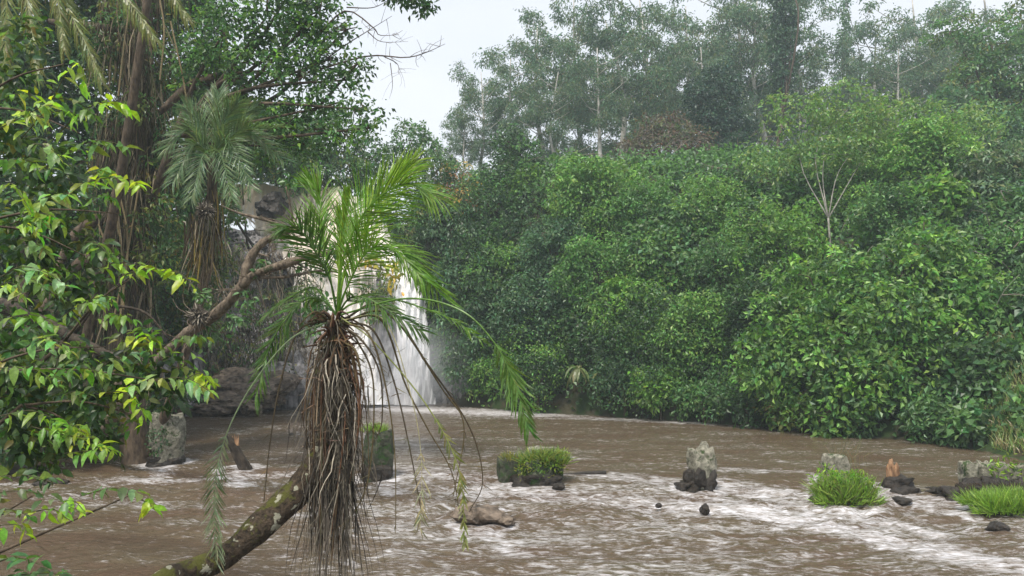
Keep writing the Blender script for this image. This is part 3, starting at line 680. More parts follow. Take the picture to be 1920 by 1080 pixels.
tree('hazel_bush', 'olive bush on the bank at the right edge of the photograph', 'bush', ground_at(1880, 30), [B(1880, 600, 60, 31), B(1920, 650, 60, 30), B(1860, 660, 50, 30), B(1900, 700, 40, 29.5)], G_OLIVE + G_MID, leaf=.2, dens=.9, crad=.34, trunk=(.1, .05))
for px, py, rp, d, pal, lab in [
    (1760, 790, 48, 27.6, G_MID, 'leafy bush dipping into the water right of the dark trunk'),
    (1800, 800, 34, 26.8, G_MID, 'green bush at the water on the right bank below the olive bush'),
    (1600, 790, 40, 29.5, G_MID, 'low bush at the waterline left of the dark trunk'),
    (1480, 770, 42, 31.5, G_OLIVE + G_BRIGHT, 'yellow green reedy bush at the waterline'),
    (1400, 760, 42, 33, G_DARK, 'dark bush on the waterline under the slope'),
    (1320, 750, 42, 34.5, G_MID, 'bush with a reddish patch on the waterline'),
    (1240, 730, 50, 36, G_BRIGHT, 'fresh green bush overhanging the middle of the far waterline'),
    (1170, 710, 46, 37.5, G_BLUE, 'bluish bush beside the hanging broad leaves'),
    (1010, 700, 55, 40, G_DARK, 'dark hanging bush near the spray right of the waterfall')]:
    tree('bank_bush', lab, 'bush', (*P(px, py, d)[:2], .1), [B(px, py, rp, d, 1.2, .8), B(px + rp * .6, py - rp * .5, rp * .7, d + .8), B(px - rp * .7, py - rp * .2, rp * .65, d + .5)], pal, leaf=.22, dens=1.0, crad=.3, trunk=(.08, .04), nl=12, group='bushes along the far waterline')
def slope_depth(px, py):
    for d in np.arange(26, 66, .4):
        q_ = P(px, py, d)
        if bank(q_[None])[0][0] > 0 and q_[2] < tz(q_[0], q_[1]) + 1.6: return d
    return 50.
G_LIGHT = ((.12, .22, .05), (.105, .20, .055), (.14, .24, .055), (.09, .175, .05))
for px, py, rp, pal, lf, lab in [
    (1100, 375, 62, G_LIGHT, .24, 'light green rounded shrub high on the slope right of the green tower'),
    (1210, 400, 55, G_LEAFY, .2, 'mid green shrub below the rusty bush'),
    (1330, 400, 58, G_LIGHT, .18, 'fine leaved pale shrub near the crest left of the vine clad stub'),
    (1040, 480, 60, G_BLUE, .2, 'bluish green vine mound in the middle height of the slope below the green tower'),
    (1120, 520, 66, G_LEAFY, .2, 'broad vine covered mound in the centre of the slope'),
    (1230, 500, 58, G_LIGHT, .22, 'bright shrub right of the centre of the slope'),
    (1350, 520, 62, G_MID, .18, 'fine textured mound left of the big bank tree'),
    (1400, 450, 48, G_LIGHT, .18, 'small pale shrub just left of the vine clad stub'),
    (1000, 590, 56, G_BLUE, .22, 'bluish mound low on the slope above the spray'),
    (1180, 600, 62, G_BRIGHT, .24, 'bright green leafy shrub low on the slope above the strap leaves'),
    (1300, 620, 60, G_LIGHT, .2, 'light green shrub low on the slope between the strap leaves and the bank tree'),
    (1410, 590, 50, G_DARK, .22, 'dark shrub in the hollow beside the bank tree'),
    (1720, 300, 60, G_LIGHT, .24, 'light crown on the upper slope right of the pale forked trunk'),
    (1650, 410, 50, G_MID, .22, 'green crown directly right of the pale forked trunk'),
    (930, 520, 52, G_MID, .2, 'hanging vine mound left on the slope near the waterfall')]:
    d = slope_depth(px, py); c_, r_ = B(px, py, rp, d, 1.0, 1.0); bb_ = (c_[0], c_[1], tz(c_[0], c_[1]) - .1); tl = [(c_ + [0, -.5, .1], r_)]
    for k in range(6):
        a_ = k * 1.05; tl.append((c_ + np.array([math.cos(a_) * r_[0] * .8, -.9 - .5 * rng.random(), math.sin(a_) * r_[0] * .75]), np.array(r_) * rng.uniform(.38, .6)))
    tree('slope_shrub', lab, 'shrub', bb_, tl, pal, leaf=lf, dens=1.1, crad=.3, trunk=(.08, .03), nl=12, rough=.55, val=.2, shell=.7, upw=1.0, group='shrubs on the slope')
mb = MB(); n = 9000
gx = rng.uniform(15.5, 22, n); gy = rng.uniform(22.6, 29.5, n); gd = bank(np.c_[gx, gy])[0]; k = (gd > -.15) & (gd < 5) & (gx / gy > .60); gx = gx[k]; gy = gy[k]; n = len(gx)
gp = np.c_[gx, gy, terrain_z(np.c_[gx, gy])]
gc = np.array([(.10, .17, .04), (.14, .2, .05), (.16, .17, .06), (.08, .13, .04), (.2, .17, .09)])[rng.integers(0, 5, n)]
add_leaves(mb, gp, rng.normal(size=(n, 3)) * .35 + [0, 0, 1.], norm(rng.normal(size=(n, 3)) + [0, -1, .6]), rng.uniform(.2, .6, n), .035, gc, BLADE)
tag(mb.build('bank_grass', M_leaf), 'low pale grass on the open bank at the far right edge', None, None, 'stuff')
mb = MB(); sp = rng.uniform(0, 1, 260)                          # dead stems and bare vines poking out of the scrub
for a in sp:
    x = rng.uniform(-4, 34); y = rng.uniform(27, 56)
    if bank(np.array([[x, y]]))[0][0] < .6 or (x < -2 and y < 46): continue
    p0 = np.array([x, y, tz(x, y) + rng.uniform(.8, 2.4)]); l = rng.uniform(.8, 2.2); dd = norm(rng.normal(size=3) * [1, .5, .6] + [0, -.5, .5])
    tube(mb, [p0, p0 + dd * l * .5 + rng.normal(size=3) * .15, p0 + dd * l + [0, 0, -.2 * l * rng.random()]], [.022, .008], 4, n=7, col=jit((.22, .19, .15), 1, .05, .3)[0])
tag(mb.build('dead_stems', M_dead), 'dead stems and bare vines poking out of the scrub on the slope', None, None, 'stuff')
# banana-like plant
def strap_plant(name, label, base, n, L, W, col, spread=.8, cat='plant'):
    e = empty(name, base, label, cat); mb = MB()
    for k in range(n):
        a = rng.uniform(0, 6.28); el = rng.uniform(-.1, 1.1); l = L * rng.uniform(.6, 1.1)
        d0 = np.array([math.cos(a) * math.cos(el), math.sin(a) * math.cos(el), math.sin(el)]); pts_ = [np.array(base, float)]
        for s in range(6):
            d0 = norm(d0 - np.array([0, 0, .28 * spread])); pts_.append(pts_[-1] + d0 * l / 6)
        pts_ = np.array(pts_); sd_ = norm(np.cross(np.gradient(pts_, axis=0), [0, 0, 1])); wv = W * np.array([.3, .8, 1, 1, .85, .5, .05])
        V = np.concatenate([pts_ + sd_ * wv[:, None] / 2, pts_ - [0, 0, W * .1], pts_ - sd_ * wv[:, None] / 2]); q = []
        for s in range(6): q += [(s, s + 1, 8 + s, 7 + s), (7 + s, 8 + s, 15 + s, 14 + s)]
        mb.add(V, q, None, jit(col, 1)[0])
    mb.build('leaves', M_leaf, e); return e
strap_plant('wild_banana', 'clump of long pale strap leaves low on the far bank', P(1085, 690, 38.3), 16, 1.3, .2, (.12, .13, .06), 1.6)
strap_plant('wild_banana', 'smaller clump of drooping strap leaves just right of the larger one', P(1130, 700, 38), 11, 1.1, .17, (.10, .11, .05), 1.6)

def strands(mb, tops, L, W, pal, seg=4, sway=.08):
    n = len(tops)
    col = np.array(pal, float)[rng.integers(0, len(pal), n)] * (1 + rng.normal(size=(n, 1)) * .3).clip(.35, 1.9)
    L = L * (.4 + .9 * rng.random(n)); side = norm(rng.normal(size=(n, 3)) * [1, 1, .15]) * (W * (.4 + rng.random(n)))[:, None] / 2
    p = np.array(tops, float); d = norm(rng.normal(size=(n, 3)) * [.28, .28, .1] + [0, 0, -1])
    rings = [np.stack([p - side * .6, p + side * .6], 1)]
    for s in range(seg):
        d = norm(d + rng.normal(size=(n, 3)) * [sway, sway, 0] + [0, 0, -.25]); p = p + d * (L / seg)[:, None]
        rings.append(np.stack([p - side * (1 - s / seg), p + side * (1 - s / seg)], 1))
    V = np.stack(rings, 1)  # n, seg+1, 2, 3
    k = (seg + 1) * 2; q = []
    for s in range(seg): q.append((2 * s, 2 * s + 1, 2 * s + 3, 2 * s + 2))
    q = np.array(q)[None] + (np.arange(n) * k)[:, None, None]
    mb.add(V.reshape(-1, 3), q.reshape(-1, 4), None, np.repeat(col, k, axis=0))
DEADC = ((.22, .18, .13), (.12, .10, .07), (.08, .09, .04), (.30, .26, .2), (.06, .05, .035))

# ------------------------------------------------------------------ left bank: trees about 20-35 m away
tree('canopy_tree', 'tall broadleaf tree whose green canopy hangs into the top left half', 'tree', (*G(185, 852)[:2] + np.array([-.5, 1.2]), .8),
     [B(420, 60, 75, 22), B(500, 30, 70, 21.5), B(570, 60, 60, 21), B(480, 120, 70, 21.5), B(560, 140, 60, 21), B(620, 110, 45, 20.5, 1.2, .7), B(650, 150, 38, 20.5, 1.3, .6), B(610, 200, 45, 20.5, 1.2, .7), B(680, 205, 36, 20.2, 1.3, .6), B(640, 245, 42, 20.4, 1.2, .7),
      B(540, 230, 55, 21), B(470, 210, 55, 22), B(600, 20, 55, 20.8), B(650, 55, 24, 20.2, 1.4, .6), B(500, 275, 40, 21.5), B(570, 275, 38, 21.2), B(380, 130, 60, 23), B(670, 120, 22, 20, 1.4, .6), B(690, 240, 20, 20, 1.3, .6), B(560, -40, 70, 21)],
     G_MID + G_DARK[:2] + G_BRIGHT[:1], leaf=.17, dens=.72, crad=.24, trunk=(.2, .06), asp=.5, nl=12, mid=P(330, 250, 22.5), shell=.45, rough=.6, val=.25)
# overhanging twig with leaves at the very top
tree('overhanging_twig_tree', 'leafy twig tip dipping into the sky from the top edge', 'tree', (-6.5, 15, tz(-6.5, 12) if False else 2.0) if False else (*G(120, 856)[:2], .8),
     [B(770, -2, 26, 18.5, 1.3, .5), B(795, 12, 12, 18.5, 1.2, .8), B(720, -22, 26, 18.8, 1.4, .6)], G_DARK, leaf=.16, dens=.8, crad=.18, trunk=(.18, .05), mid=P(300, -160, 20.5))
# bare twigs in the sky gap
def twigs():
    e = empty('bare_branch', P(600, 60, 20.6), 'bare twiggy branch reaching into the white sky beside the canopy', 'branch'); mb = MB()
    def br(pl, r, k):
        pl = [P(a, b, d) for a, b, d in pl]; tube(mb, pl, [r, r * .2], 5, n=14)
        c = catmull(pl, 14)
        for _ in range(k):
            i = rng.integers(3, 13); d = norm(c[i] - c[i - 1] + rng.normal(size=3) * [.6, .3, .6]); l = rng.uniform(.15, .6)
            tube(mb, [c[i], c[i] + d * l * .5 + rng.normal(size=3) * .03, c[i] + d * l + [0, 0, rng.normal() * .06]], [r * .3, r * .12], 4, n=4)
    br([(600, 60, 20.6), (650, 20, 20.5), (700, 52, 20.4), (712, 66, 20.4), (748, 65, 20.3)], .028, 8)
    br([(560, 150, 20.6), (640, 90, 20.5), (690, 58, 20.4), (735, 30, 20.3)], .024, 8)
    br([(600, 130, 20.6), (690, 105, 20.4), (760, 108, 20.2), (800, 98, 20.1), (835, 82, 20)], .028, 16)
    br([(690, 60, 20.5), (715, 78, 20.4), (765, 78, 20.4)], .016, 8)
    br([(720, 106, 20.4), (745, 120, 20.3), (748, 140, 20.3)], .016, 6)
    br([(732, 118, 20.5), (736, 160, 20.5), (730, 185, 20.5)], .012, 4)
    br([(650, 14, 20.6), (700, 14, 20.5), (735, -4, 20.5)], .02, 5)
    br([(560, 90, 20.9), (620, 60, 20.8), (660, 30, 20.7)], .02, 8)
    mb.build('branch', M_bark, e)
twigs()
fills = [
    ('dark dense tree closing the view behind the top left corner', (60, 24.5), [B(60, 80, 130, 29), B(60, 260, 140, 29), B(180, 160, 120, 30), B(-40, 180, 120, 28), B(80, -40, 120, 29)], G_DARK + G_MID[:1]),
    ('dark green tree behind the hanging dead fronds', (250, 27), [B(330, 80, 110, 31), B(340, 250, 100, 31), B(260, 340, 100, 30), B(400, 180, 80, 32), B(250, -30, 110, 31), B(330, -60, 100, 31)], G_DARK),
    ('shaded tree on the left bank under the draped trunk', (150, 26), [B(120, 420, 120, 28), B(230, 470, 100, 28), B(60, 560, 120, 27), B(180, 620, 100, 27), B(10, 420, 100, 27)], G_DARK + G_OLIVE[:1]),
    ('olive tree in front of the rock wall left of the fork of the branch', (330, 34), [B(330, 440, 75, 35), B(390, 380, 60, 36), B(300, 540, 70, 34), B(350, 600, 55, 34), B(400, 500, 34, 36)], G_MID + G_OLIVE),
    ('mixed green tree above the cliff left of the waterfall lip', (470, 54), [B(450, 275, 60, 45), B(520, 285, 45, 45), B(385, 320, 50, 44), B(580, 320, 40, 47), B(640, 320, 40, 48), B(690, 340, 36, 49), B(500, 250, 60, 46), B(600, 260, 60, 48), B(690, 290, 40, 50), B(560, 335, 25, 45.5), B(620, 352, 18, 48.5), B(430, 380, 36, 52), B(490, 330, 40, 52), B(550, 320, 40, 52), B(590, 342, 14, 48.6), B(720, 400, 34, 48), B(760, 440, 36, 47.5), B(800, 400, 40, 48)], G_MID + G_OLIVE[:1] + G_DARK[:1]),
]
for lab, (bx, bd), bl, pal in fills:
    tree('broadleaf_tree', lab, 'tree', ground_at(bx, bd), bl, pal, leaf=.26, dens=1.45, crad=.38, trunk=(.25, .08), nl=13, rough=.55, val=.25)
tree('creeper_patch', 'creepers hanging over the grey rock wall left of the waterfall', 'creeper', tuple(P(470, 720, 42.5)),
     [B(400, 560, 34, 40.5), B(500, 560, 22, 42), B(520, 620, 26, 42), B(420, 640, 30, 40.5), B(480, 670, 26, 41), B(540, 700, 22, 42), B(470, 600, 18, 41.5), B(560, 545, 18, 43)],
     G_OLIVE + G_DARK + ((.12, .09, .06),), leaf=.22, dens=.55, crad=.34, trunk=(.06, .03), droop=1.0, nl=10)
e = empty('hanging_creeper', P(470, 700, 41.5), 'tangle of dry vines and roots hanging over the rock wall left of the waterfall', 'creeper', None)
mb = MB(); n = 1500; px_ = rng.uniform(360, 575, n); py_ = rng.uniform(400, 700, n); k = (py_ > 430 + (px_ - 360) * .25); px_ = px_[k]; py_ = py_[k]
strands(mb, np.array([P(a, b, 39.6 + (a - 360) * .016) for a, b in zip(px_, py_)]), 1.9, .05, DEADC, 5, .35); mb.build('vines', M_dead, e)
cb = MB(); foliage(cb, [B(390, 470, 40, 40), B(430, 545, 34, 40.5), B(480, 590, 28, 41), B(385, 620, 34, 39.5), B(520, 650, 24, 41.5), B(450, 660, 26, 40.5), B(540, 600, 18, 42), B(400, 700, 20, 39.5), B(560, 690, 18, 42.3), B(455, 470, 22, 42)], .42, .2, .45, 9, .34, G_OLIVE + G_DARK + G_MID[:2] + ((.13, .11, .07),), .9, rough=.8, shell=.3); cb.build('foliage', M_leaf, e)
tree('lip_bush', 'small dark bush growing on the rock in the middle of the waterfall', 'bush', tuple(P(715, 600, 44.6)),
     [B(712, 560, 20, 44.2), B(700, 590, 16, 44), B(725, 530, 16, 44.4), B(690, 545, 14, 44)], G_MID + G_OLIVE, leaf=.2, dens=.8, crad=.3, trunk=(.06, .03), droop=.8)
tree('lip_bush', 'leafy bush at the left side of the waterfall above the rocks', 'bush', tuple(P(590, 600, 43.4)),
     [B(580, 560, 18, 43), B(598, 580, 18, 43), B(600, 500, 18, 43.5), B(575, 520, 14, 43.2)], G_DARK, leaf=.2, dens=.7, crad=.3, trunk=(.06, .03))

# ---- rocks: cliff foot, buttress in the fall, boulder in the lip
def rock(name, label, c, r, m=None, seed=1, cat='rock', flat=1.0, group=None, rough=.45, res=3, parent=None):
    import bmesh
    bm = bmesh.new(); bmesh.ops.create_icosphere(bm, subdivisions=res, radius=1.0)
    V = np.array([v.co[:] for v in bm.verts]); T = np.array([[v.index for v in f.verts] for f in bm.faces]); bm.free()
    n = fbm(V * 1.3 + seed * 3.7, 4, seed) * rough * 1.6 + np.abs(fbm(V * 2.9 + seed, 3, seed + 4)) * -.3 * rough
    V = V * (1 + n)[:, None]; V = np.round(V * 2.6, 0) / 2.6 * .25 + V * .75
    r = np.broadcast_to(np.array(r, float), (3,))
    mb = MB(); mb.add(V * r + np.array(c), None, T); return tag(mb.build(name, m or M_boulder, parent, smooth=False, origin=c), label, cat, group)
rock('rock_buttress', 'dark wet rock buttress splitting the waterfall', P(712, 640, 44.9), (1.0, .9, 3.4), M_rock, 3, res=4)
rock('boulder', 'dark rounded boulder breaking the pale water at the lip of the fall', P(508, 390, 45.0), (.9, .7, .8), M_wet, 8, res=4)
rock('rock_ledge', 'brown rock ledge at the water below the grey cliff', P(450, 735, 40), (2.6, 1.6, 1.1), M_boulder, 12, res=4)
rock('rock_ledge', 'dark undercut ledge where the cliff meets the river', P(410, 757, 38.6), (2.0, 1.2, .55), M_boulder, 14, res=4)
rock('rock_ledge', 'broken grey rock heap right of the brown ledge', P(545, 720, 42.5), (1.5, 1.2, 1.5), M_rock, 15, res=4)
rock('boulder', 'small tan boulder with dry stalks at the river edge by the cliff', P(470, 768, 37.5), (.42, .4, .42), M_boulder, 21)

# ------------------------------------------------------------------ draped tree with a curtain of dead fronds
DEADP = ((.17, .13, .08), (.09, .07, .045), (.34, .28, .19), (.05, .038, .025), (.09, .09, .045), (.06, .07, .03))
DEADP2 = ((.13, .11, .088), (.07, .058, .048), (.33, .29, .23), (.04, .034, .03), (.2, .175, .135))
def draped():
    d = 23.6; base = P(262, 862, d); base[2] = tz(base[0], base[1]) - .1
    e = empty('draped_tree', base, 'thick trunk wrapped in a hanging curtain of brown dead fronds and vines', 'tree')
    tb = MB(); pl = [base, P(235, 620, d), P(248, 380, d), P(262, 150, d), P(270, -120, d)]
    tube(tb, pl, [.42, .38, .36, .34, .3], 12, wob=.35, n=30)
    for a in [((90, 40), (150, 50), (250, 60)), ((100, 520), (150, 430), (240, 400)), ((300, 210), (360, 160), (440, 140)), ((60, 610), (140, 500), (225, 470))]:
        tube(tb, [P(a[0][0], a[0][1], d - 1), P(a[1][0], a[1][1], d - .6), P(a[2][0], a[2][1], d)], [.09, .16, .2], 7, wob=.3, n=10)
    tb.build('trunk', M_bark, e, smooth=True)
    mb = MB(); c = catmull(pl, 60)[14:]
    for q_ in range(46):
        i = rng.integers(0, len(c)); a = rng.uniform(0, 6.28); r = rng.uniform(.25, 1.05)
        p0 = c[i] + [math.cos(a) * r, math.sin(a) * r * .8 - .3, 0]
        strands(mb, p0 + rng.normal(size=(46, 3)) * [.22, .22, .3], 1.7, .045, DEADP)
    strands(mb, c[rng.integers(0, len(c), 900)] + rng.normal(size=(900, 3)) * [.45, .4, .3], 1.5, .05, DEADP)
    mb.build('dead_frond_curtain', M_dead, e)
    vb = MB()
    for a in [[(245, 0), (232, 90), (222, 180)], [(300, 0), (308, 60), (300, 150)], [(215, 330), (240, 450), (225, 600)], [(262, 340), (238, 480), (215, 590)], [(210, 360), (228, 470), (232, 580)], [(320, 40), (350, 190), (345, 300)], [(185, 420), (200, 480), (170, 560)]]:
        tube(vb, [P(x, y, d - 1.3) for x, y in a], .025, 5, n=14, col=(.28, .22, .12))
    vb.build('hanging_vine', M_dead, e)
    fb = MB(); foliage(fb, [B(250, 30, 60, d, 1.2, .7), B(290, 120, 45, d), B(215, 250, 45, d), B(290, 330, 40, d), B(240, 440, 45, d), B(200, 130, 50, d), B(330, 260, 35, d), B(200, 60, 40, d - 1), B(250, 200, 30, d - 1.1), B(190, 350, 36, d - 1), B(270, 420, 28, d - 1.1), B(215, 500, 40, d - 1), B(310, 480, 40, d - .8), B(320, 400, 36, d - .6)]  , .9, .2, .4, 10, .3, G_OLIVE + G_DARK + G_MID[:2], .8)
    fb.build('climber_leaves', M_leaf, e)
draped()

# ------------------------------------------------------------------ palms
def frond(pl, L, n=46, start=.12, col=(.08, .15, .03), rr=.012, ang=.75, up=.25, W=.028, endtaper=.45, name='frond', parent=None, m=None, droop=.25, keep=1.0, rcol=None, label=None, tipdroop=.5):
    mb = MB(); c = catmull(pl, n); t = norm(np.gradient(c, axis=0))
    tube(mb, c, [rr, rr * .8, rr * .25], 5, col=rcol if rcol is not None else np.array(col) * 1.3)
    k0 = int(n * start); idx = np.arange(k0, n)
    for sgn in (-1, 1):
        ii = np.repeat(idx, 2); ii = ii[rng.random(len(ii)) < keep]
        m_ = len(ii)
        if m_ == 0: continue
        tt = t[ii]; vz = np.abs(tt[:, 2:3]); side = norm(np.cross(tt, np.array([[0, 0, 1.]]) * (1 - vz) + np.array([[0, -1., 0]]) * np.sign(-tt[:, 2:3] + 1e-6) * vz) + 1e-6) * sgn; nn = norm(np.cross(side, tt) * sgn)
        nn = np.where(nn[:, 2:3] < 0, -nn, nn)
        a = ang * (1.15 - .55 * (ii / n))[:, None]
        T = norm(tt * np.cos(a) + side * np.sin(a) + nn * up + rng.normal(size=(m_, 3)) * .1 - np.array([0, 0, droop]))
        s = (ii - k0) / max(1, (n - k0)); prof = np.minimum(1, s * 3 + .35) * (1 - (1 - endtaper) * s)
        LL = L * prof * (.85 + .3 * rng.random(m_))
        pos = c[ii] + t[ii] * (rng.random(m_) * .01)[:, None]
        cc = jit(col, m_, .1, .18)
        add_leaves(mb, pos, T, nn + rng.normal(size=(m_, 3)) * .25, LL, W, cc, BLADE)
    return mb.build(name, m or M_palm, parent, label=label)
def px3(l, d0=8.0): return [P(*a) if len(a) == 3 else P(a[0], a[1], d0) for a in l]

def leaning_palm():
    D = 8.0
    base = np.array([-4.9, 6.3, 0]); base[2] = tz(base[0], base[1]) - .15
    e = empty('leaning_palm', base, 'young wild palm on a curved mossy trunk leaning over the river in the foreground', 'palm')
    tb = MB()
    tube(tb, [base, P(255, 1130, 6.9), P(345, 1078, 7.2), P(430, 1035, 7.5), P(510, 968, 7.75), P(570, 905, 7.95), P(612, 845, 8.0), P(628, 760, 8.0), P(628, 680, 8.0), P(628, 600, 8.0)],
         [.13, .125, .125, .13, .14, .145, .14, .11, .10, .09], 16, wob=.36, n=70)
    tb.build('trunk', M_palmbark, e, smooth=True)
    # sheath of old leaf bases
    sb = MB()
    for k in range(90):
        h = rng.uniform(0, 1); p = P(628 + rng.normal() * 3, 600 + h * 130, 8.0); a = k * 2.4; o = np.array([math.cos(a), math.sin(a), 0])
        tube(sb, [p + o * .05, p + o * .13 + [0, 0, .09], p + o * rng.uniform(.17, .3) + [0, 0, .10 - .16 * rng.random()]], [.02, .014, .005], 5, n=5, col=jit((.13, .075, .05), 1, .1, .35)[0])
    sb.build('leaf_bases', M_dead, e, smooth=True)
    C = (632, 592, 8.0)
    Gn = (.12, .23, .03); Gy = (.19, .30, .035); Gd = (.08, .15, .035)
    fr = [
        ([C, (636, 500, 8), (640, 420, 8), (648, 372, 8)], 0.338, Gy, dict(ang=.22, start=.3, up=.1, droop=-.05)),
        ([C, (645, 480, 7.9), (690, 390, 7.8), (760, 345, 7.7), (820, 372, 7.6)], 0.676, Gn, dict(start=.25)),
        ([C, (650, 500, 8), (700, 400, 8.1), (740, 340, 8.2), (772, 305, 8.3)], 0.546, Gy, dict(start=.3, ang=.5)),
        ([C, (640, 520, 8.1), (690, 450, 8.3), (760, 470, 8.5), (825, 550, 8.6)], 0.650, Gn, dict(start=.3)),
        ([C, (650, 540, 7.8), (690, 470, 7.6), (740, 470, 7.5), (790, 520, 7.4)], 0.520, Gn, dict(start=.25)),
        ([C, (615, 500, 8), (600, 430, 8.1), (600, 370, 8.2), (585, 345, 8.2)], 0.494, Gn, dict(ang=.45, start=.3)),
        ([C, (620, 530, 7.9), (590, 470, 7.7), (560, 430, 7.6), (530, 430, 7.5)], 0.468, Gd, dict(start=.3)),
        ([C, (600, 560, 8), (560, 570, 8.1), (510, 640, 8.2), (480, 740, 8.2)], 0.468, Gd, dict(start=.2, keep=.8)),
        ([C, (640, 540, 8.2), (640, 450, 8.6), (670, 380, 8.9), (700, 350, 9.2)], 0.585, Gn, dict(start=.3)),
        ([C, (655, 560, 7.9), (690, 560, 7.7), (740, 590, 7.6), (790, 620, 7.6)], 0.416, Gd, dict(start=.2, keep=.8)),
        ([C, (660, 570, 8), (720, 560, 8.2), (770, 570, 8.4), (850, 600, 8.6), (905, 640, 8.6)], 0.286, Gn, dict(start=.4, keep=.6)),
        ([(632, 592, 8.1), (590, 540, 8.4), (540, 560, 8.6), (500, 590, 8.8)], 0.442, Gd, dict(start=.3, keep=.8)),
    ]
    for pl, L, col, kw in fr:
        frond([P(*a) for a in pl], L, parent=e, col=col, n=72, W=.013, keep=kw.pop('keep', 1) * .62, **kw)
    # the long frond sweeping right and hanging down over the far water
    frond([P(*a) for a in [(640, 590, 7.9), (760, 560, 7.4), (860, 580, 7.1), (925, 640, 7.0), (965, 720, 7.0), (990, 800, 7.0)]], .34, 66, .62, (.11, .20, .045), .011, .75, .0, .016, .5, 'frond', e, droop=.25, keep=.75)
    # hanging, half-dry fronds
    frond([P(*a) for a in [(625, 600, 8), (540, 640, 7.6), (450, 760, 7.4), (405, 890, 7.3), (405, 1050, 7.3)]], .26, 66, .62, (.15, .19, .11), .009, .85, 0, .012, .6, 'frond', e, droop=.1, label='grey green frond hanging down at the left of the palm', keep=.8)
    frond([P(*a) for a in [(640, 600, 7.9), (720, 600, 7.6), (770, 740, 7.5), (790, 860, 7.5), (788, 990, 7.5)]], .26, 60, .72, (.34, .31, .17), .006, .8, 0, .011, .5, 'dry_frond', e, M_dead, droop=.2, keep=.45, label='yellowed tip of a hanging frond')
    frond([P(*a) for a in [(640, 596, 7.9), (700, 640, 7.7), (800, 760, 7.6), (860, 880, 7.5), (872, 1020, 7.5)]], .17, 70, .55, (.20, .22, .07), .009, .7, 0, .016, .5, 'dry_frond', e, M_palm, droop=.2, keep=.4)
    # bare arching ribs with short thorns
    ribs = [[(645, 598), (720, 570), (800, 680), (880, 800), (905, 900), (880, 960)], [(645, 600), (715, 600), (760, 720), (800, 800), (845, 880), (862, 960)],
            [(645, 605), (700, 620), (740, 720), (770, 850), (790, 960)], [(640, 605), (690, 625), (722, 720), (740, 850), (742, 1000)], [(620, 600), (560, 620), (525, 720), (505, 840), (495, 940)],
            [(645, 602), (730, 590), (830, 730), (870, 800), (850, 930)], [(640, 610), (680, 640), (712, 700), (716, 790), (700, 830)], [(615, 600), (590, 585), (560, 610)], [(615, 610), (588, 600), (575, 640)], [(645, 610), (670, 640), (700, 720), (690, 900), (640, 1000)],
            [(620, 640), (600, 655), (592, 700)], [(640, 640), (668, 660), (680, 730)]]
    for k, pl in enumerate(ribs):
        mb = MB(); dd = 8.0 - .15 * (k % 4)
        c = catmull([P(a, b, 8.0 + (dd - 8.0) * min(1, j)) for j, (a, b) in enumerate(pl)], 40)
        tube(mb, c, [.013, .009, .004], 5, col=(.13, .10, .05) if k % 2 else (.09, .07, .045))
        m_ = 26; ii = rng.integers(8, 39, m_); T = norm(rng.normal(size=(m_, 3)) + np.gradient(c, axis=0)[ii] * 20)
        add_leaves(mb, c[ii], T, rand_dirs(m_), rng.uniform(.03, .14, m_), .008, jit((.13, .11, .05), m_), BLADE)
        mb.build('bare_rib', M_dead, e)
    # skirt of dead fronds hanging round the trunk
    kb = MB()
    for k in range(54):
        t_ = rng.random(); px = rng.normal(628, 11 + 13 * min(1, t_ * 2)) + 6 * t_; py = 655 + t_ * 240
        p0 = P(px, py, 8.0 + rng.normal() * .16)
        strands(kb, p0 + rng.normal(size=(17, 3)) * [.05, .08, .14], .62, .013, DEADP2, 6, .22)
    for k in range(26):
        p0 = P(rng.normal(622, 17), rng.uniform(800, 900), 8.0 + rng.normal() * .1)
        strands(kb, p0 + rng.normal(size=(15, 3)) * [.03, .06, .1], 1.3, .012, DEADP2, 7, .07)
    # the outer rachises of the skirt
    for k in range(46):
        a = P(rng.normal(630, 14), rng.uniform(600, 680), 8.0 + rng.normal() * .06); x = rng.choice([-1, 1]) * rng.uniform(14, 62)
        ex = 628 + x * rng.uniform(.7, 1.15); ey = rng.uniform(780, 1060)
        if ey > 930: ex = 612 + x * .5
        tube(kb, [a, P(628 + x * .66, rng.uniform(640, 700), 7.95 + rng.normal() * .1), P(628 + x, rng.uniform(740, 800), 7.9 + rng.normal() * .14), P(ex, ey, 7.95 + rng.normal() * .12)], [.011, .008, .004], 4, n=16, col=jit((.15, .10, .06), 1, .1, .35)[0])
    # loose fibres sticking out of the mass
    m_ = 900; pos = np.array([P(rng.normal(632, 26), rng.uniform(660, 900), 8.0 + rng.normal() * .15) for _ in range(m_)])
    add_leaves(kb, pos, norm(rng.normal(size=(m_, 3)) * [1, .8, .7] - [0, 0, .6]), rand_dirs(m_), rng.uniform(.05, .2, m_), .007, jit((.2, .15, .1), m_, .1, .4), BLADE)
    kb.build('dead_frond_skirt', M_dead, e)
    # yellowing broad leaves tangled behind the crown
leaning_palm()
tree('yellow_leaf_bush', 'spray of yellow green leaves showing through the palm crown', 'bush', (*G(700, 757)[:2], .1), [B(705, 498, 26, 9.5, 1.3, .6), B(738, 508, 16, 9.5)], G_YEL, leaf=.07, dens=.8, crad=.08, trunk=(.01, .006), limbs=False) if False else None

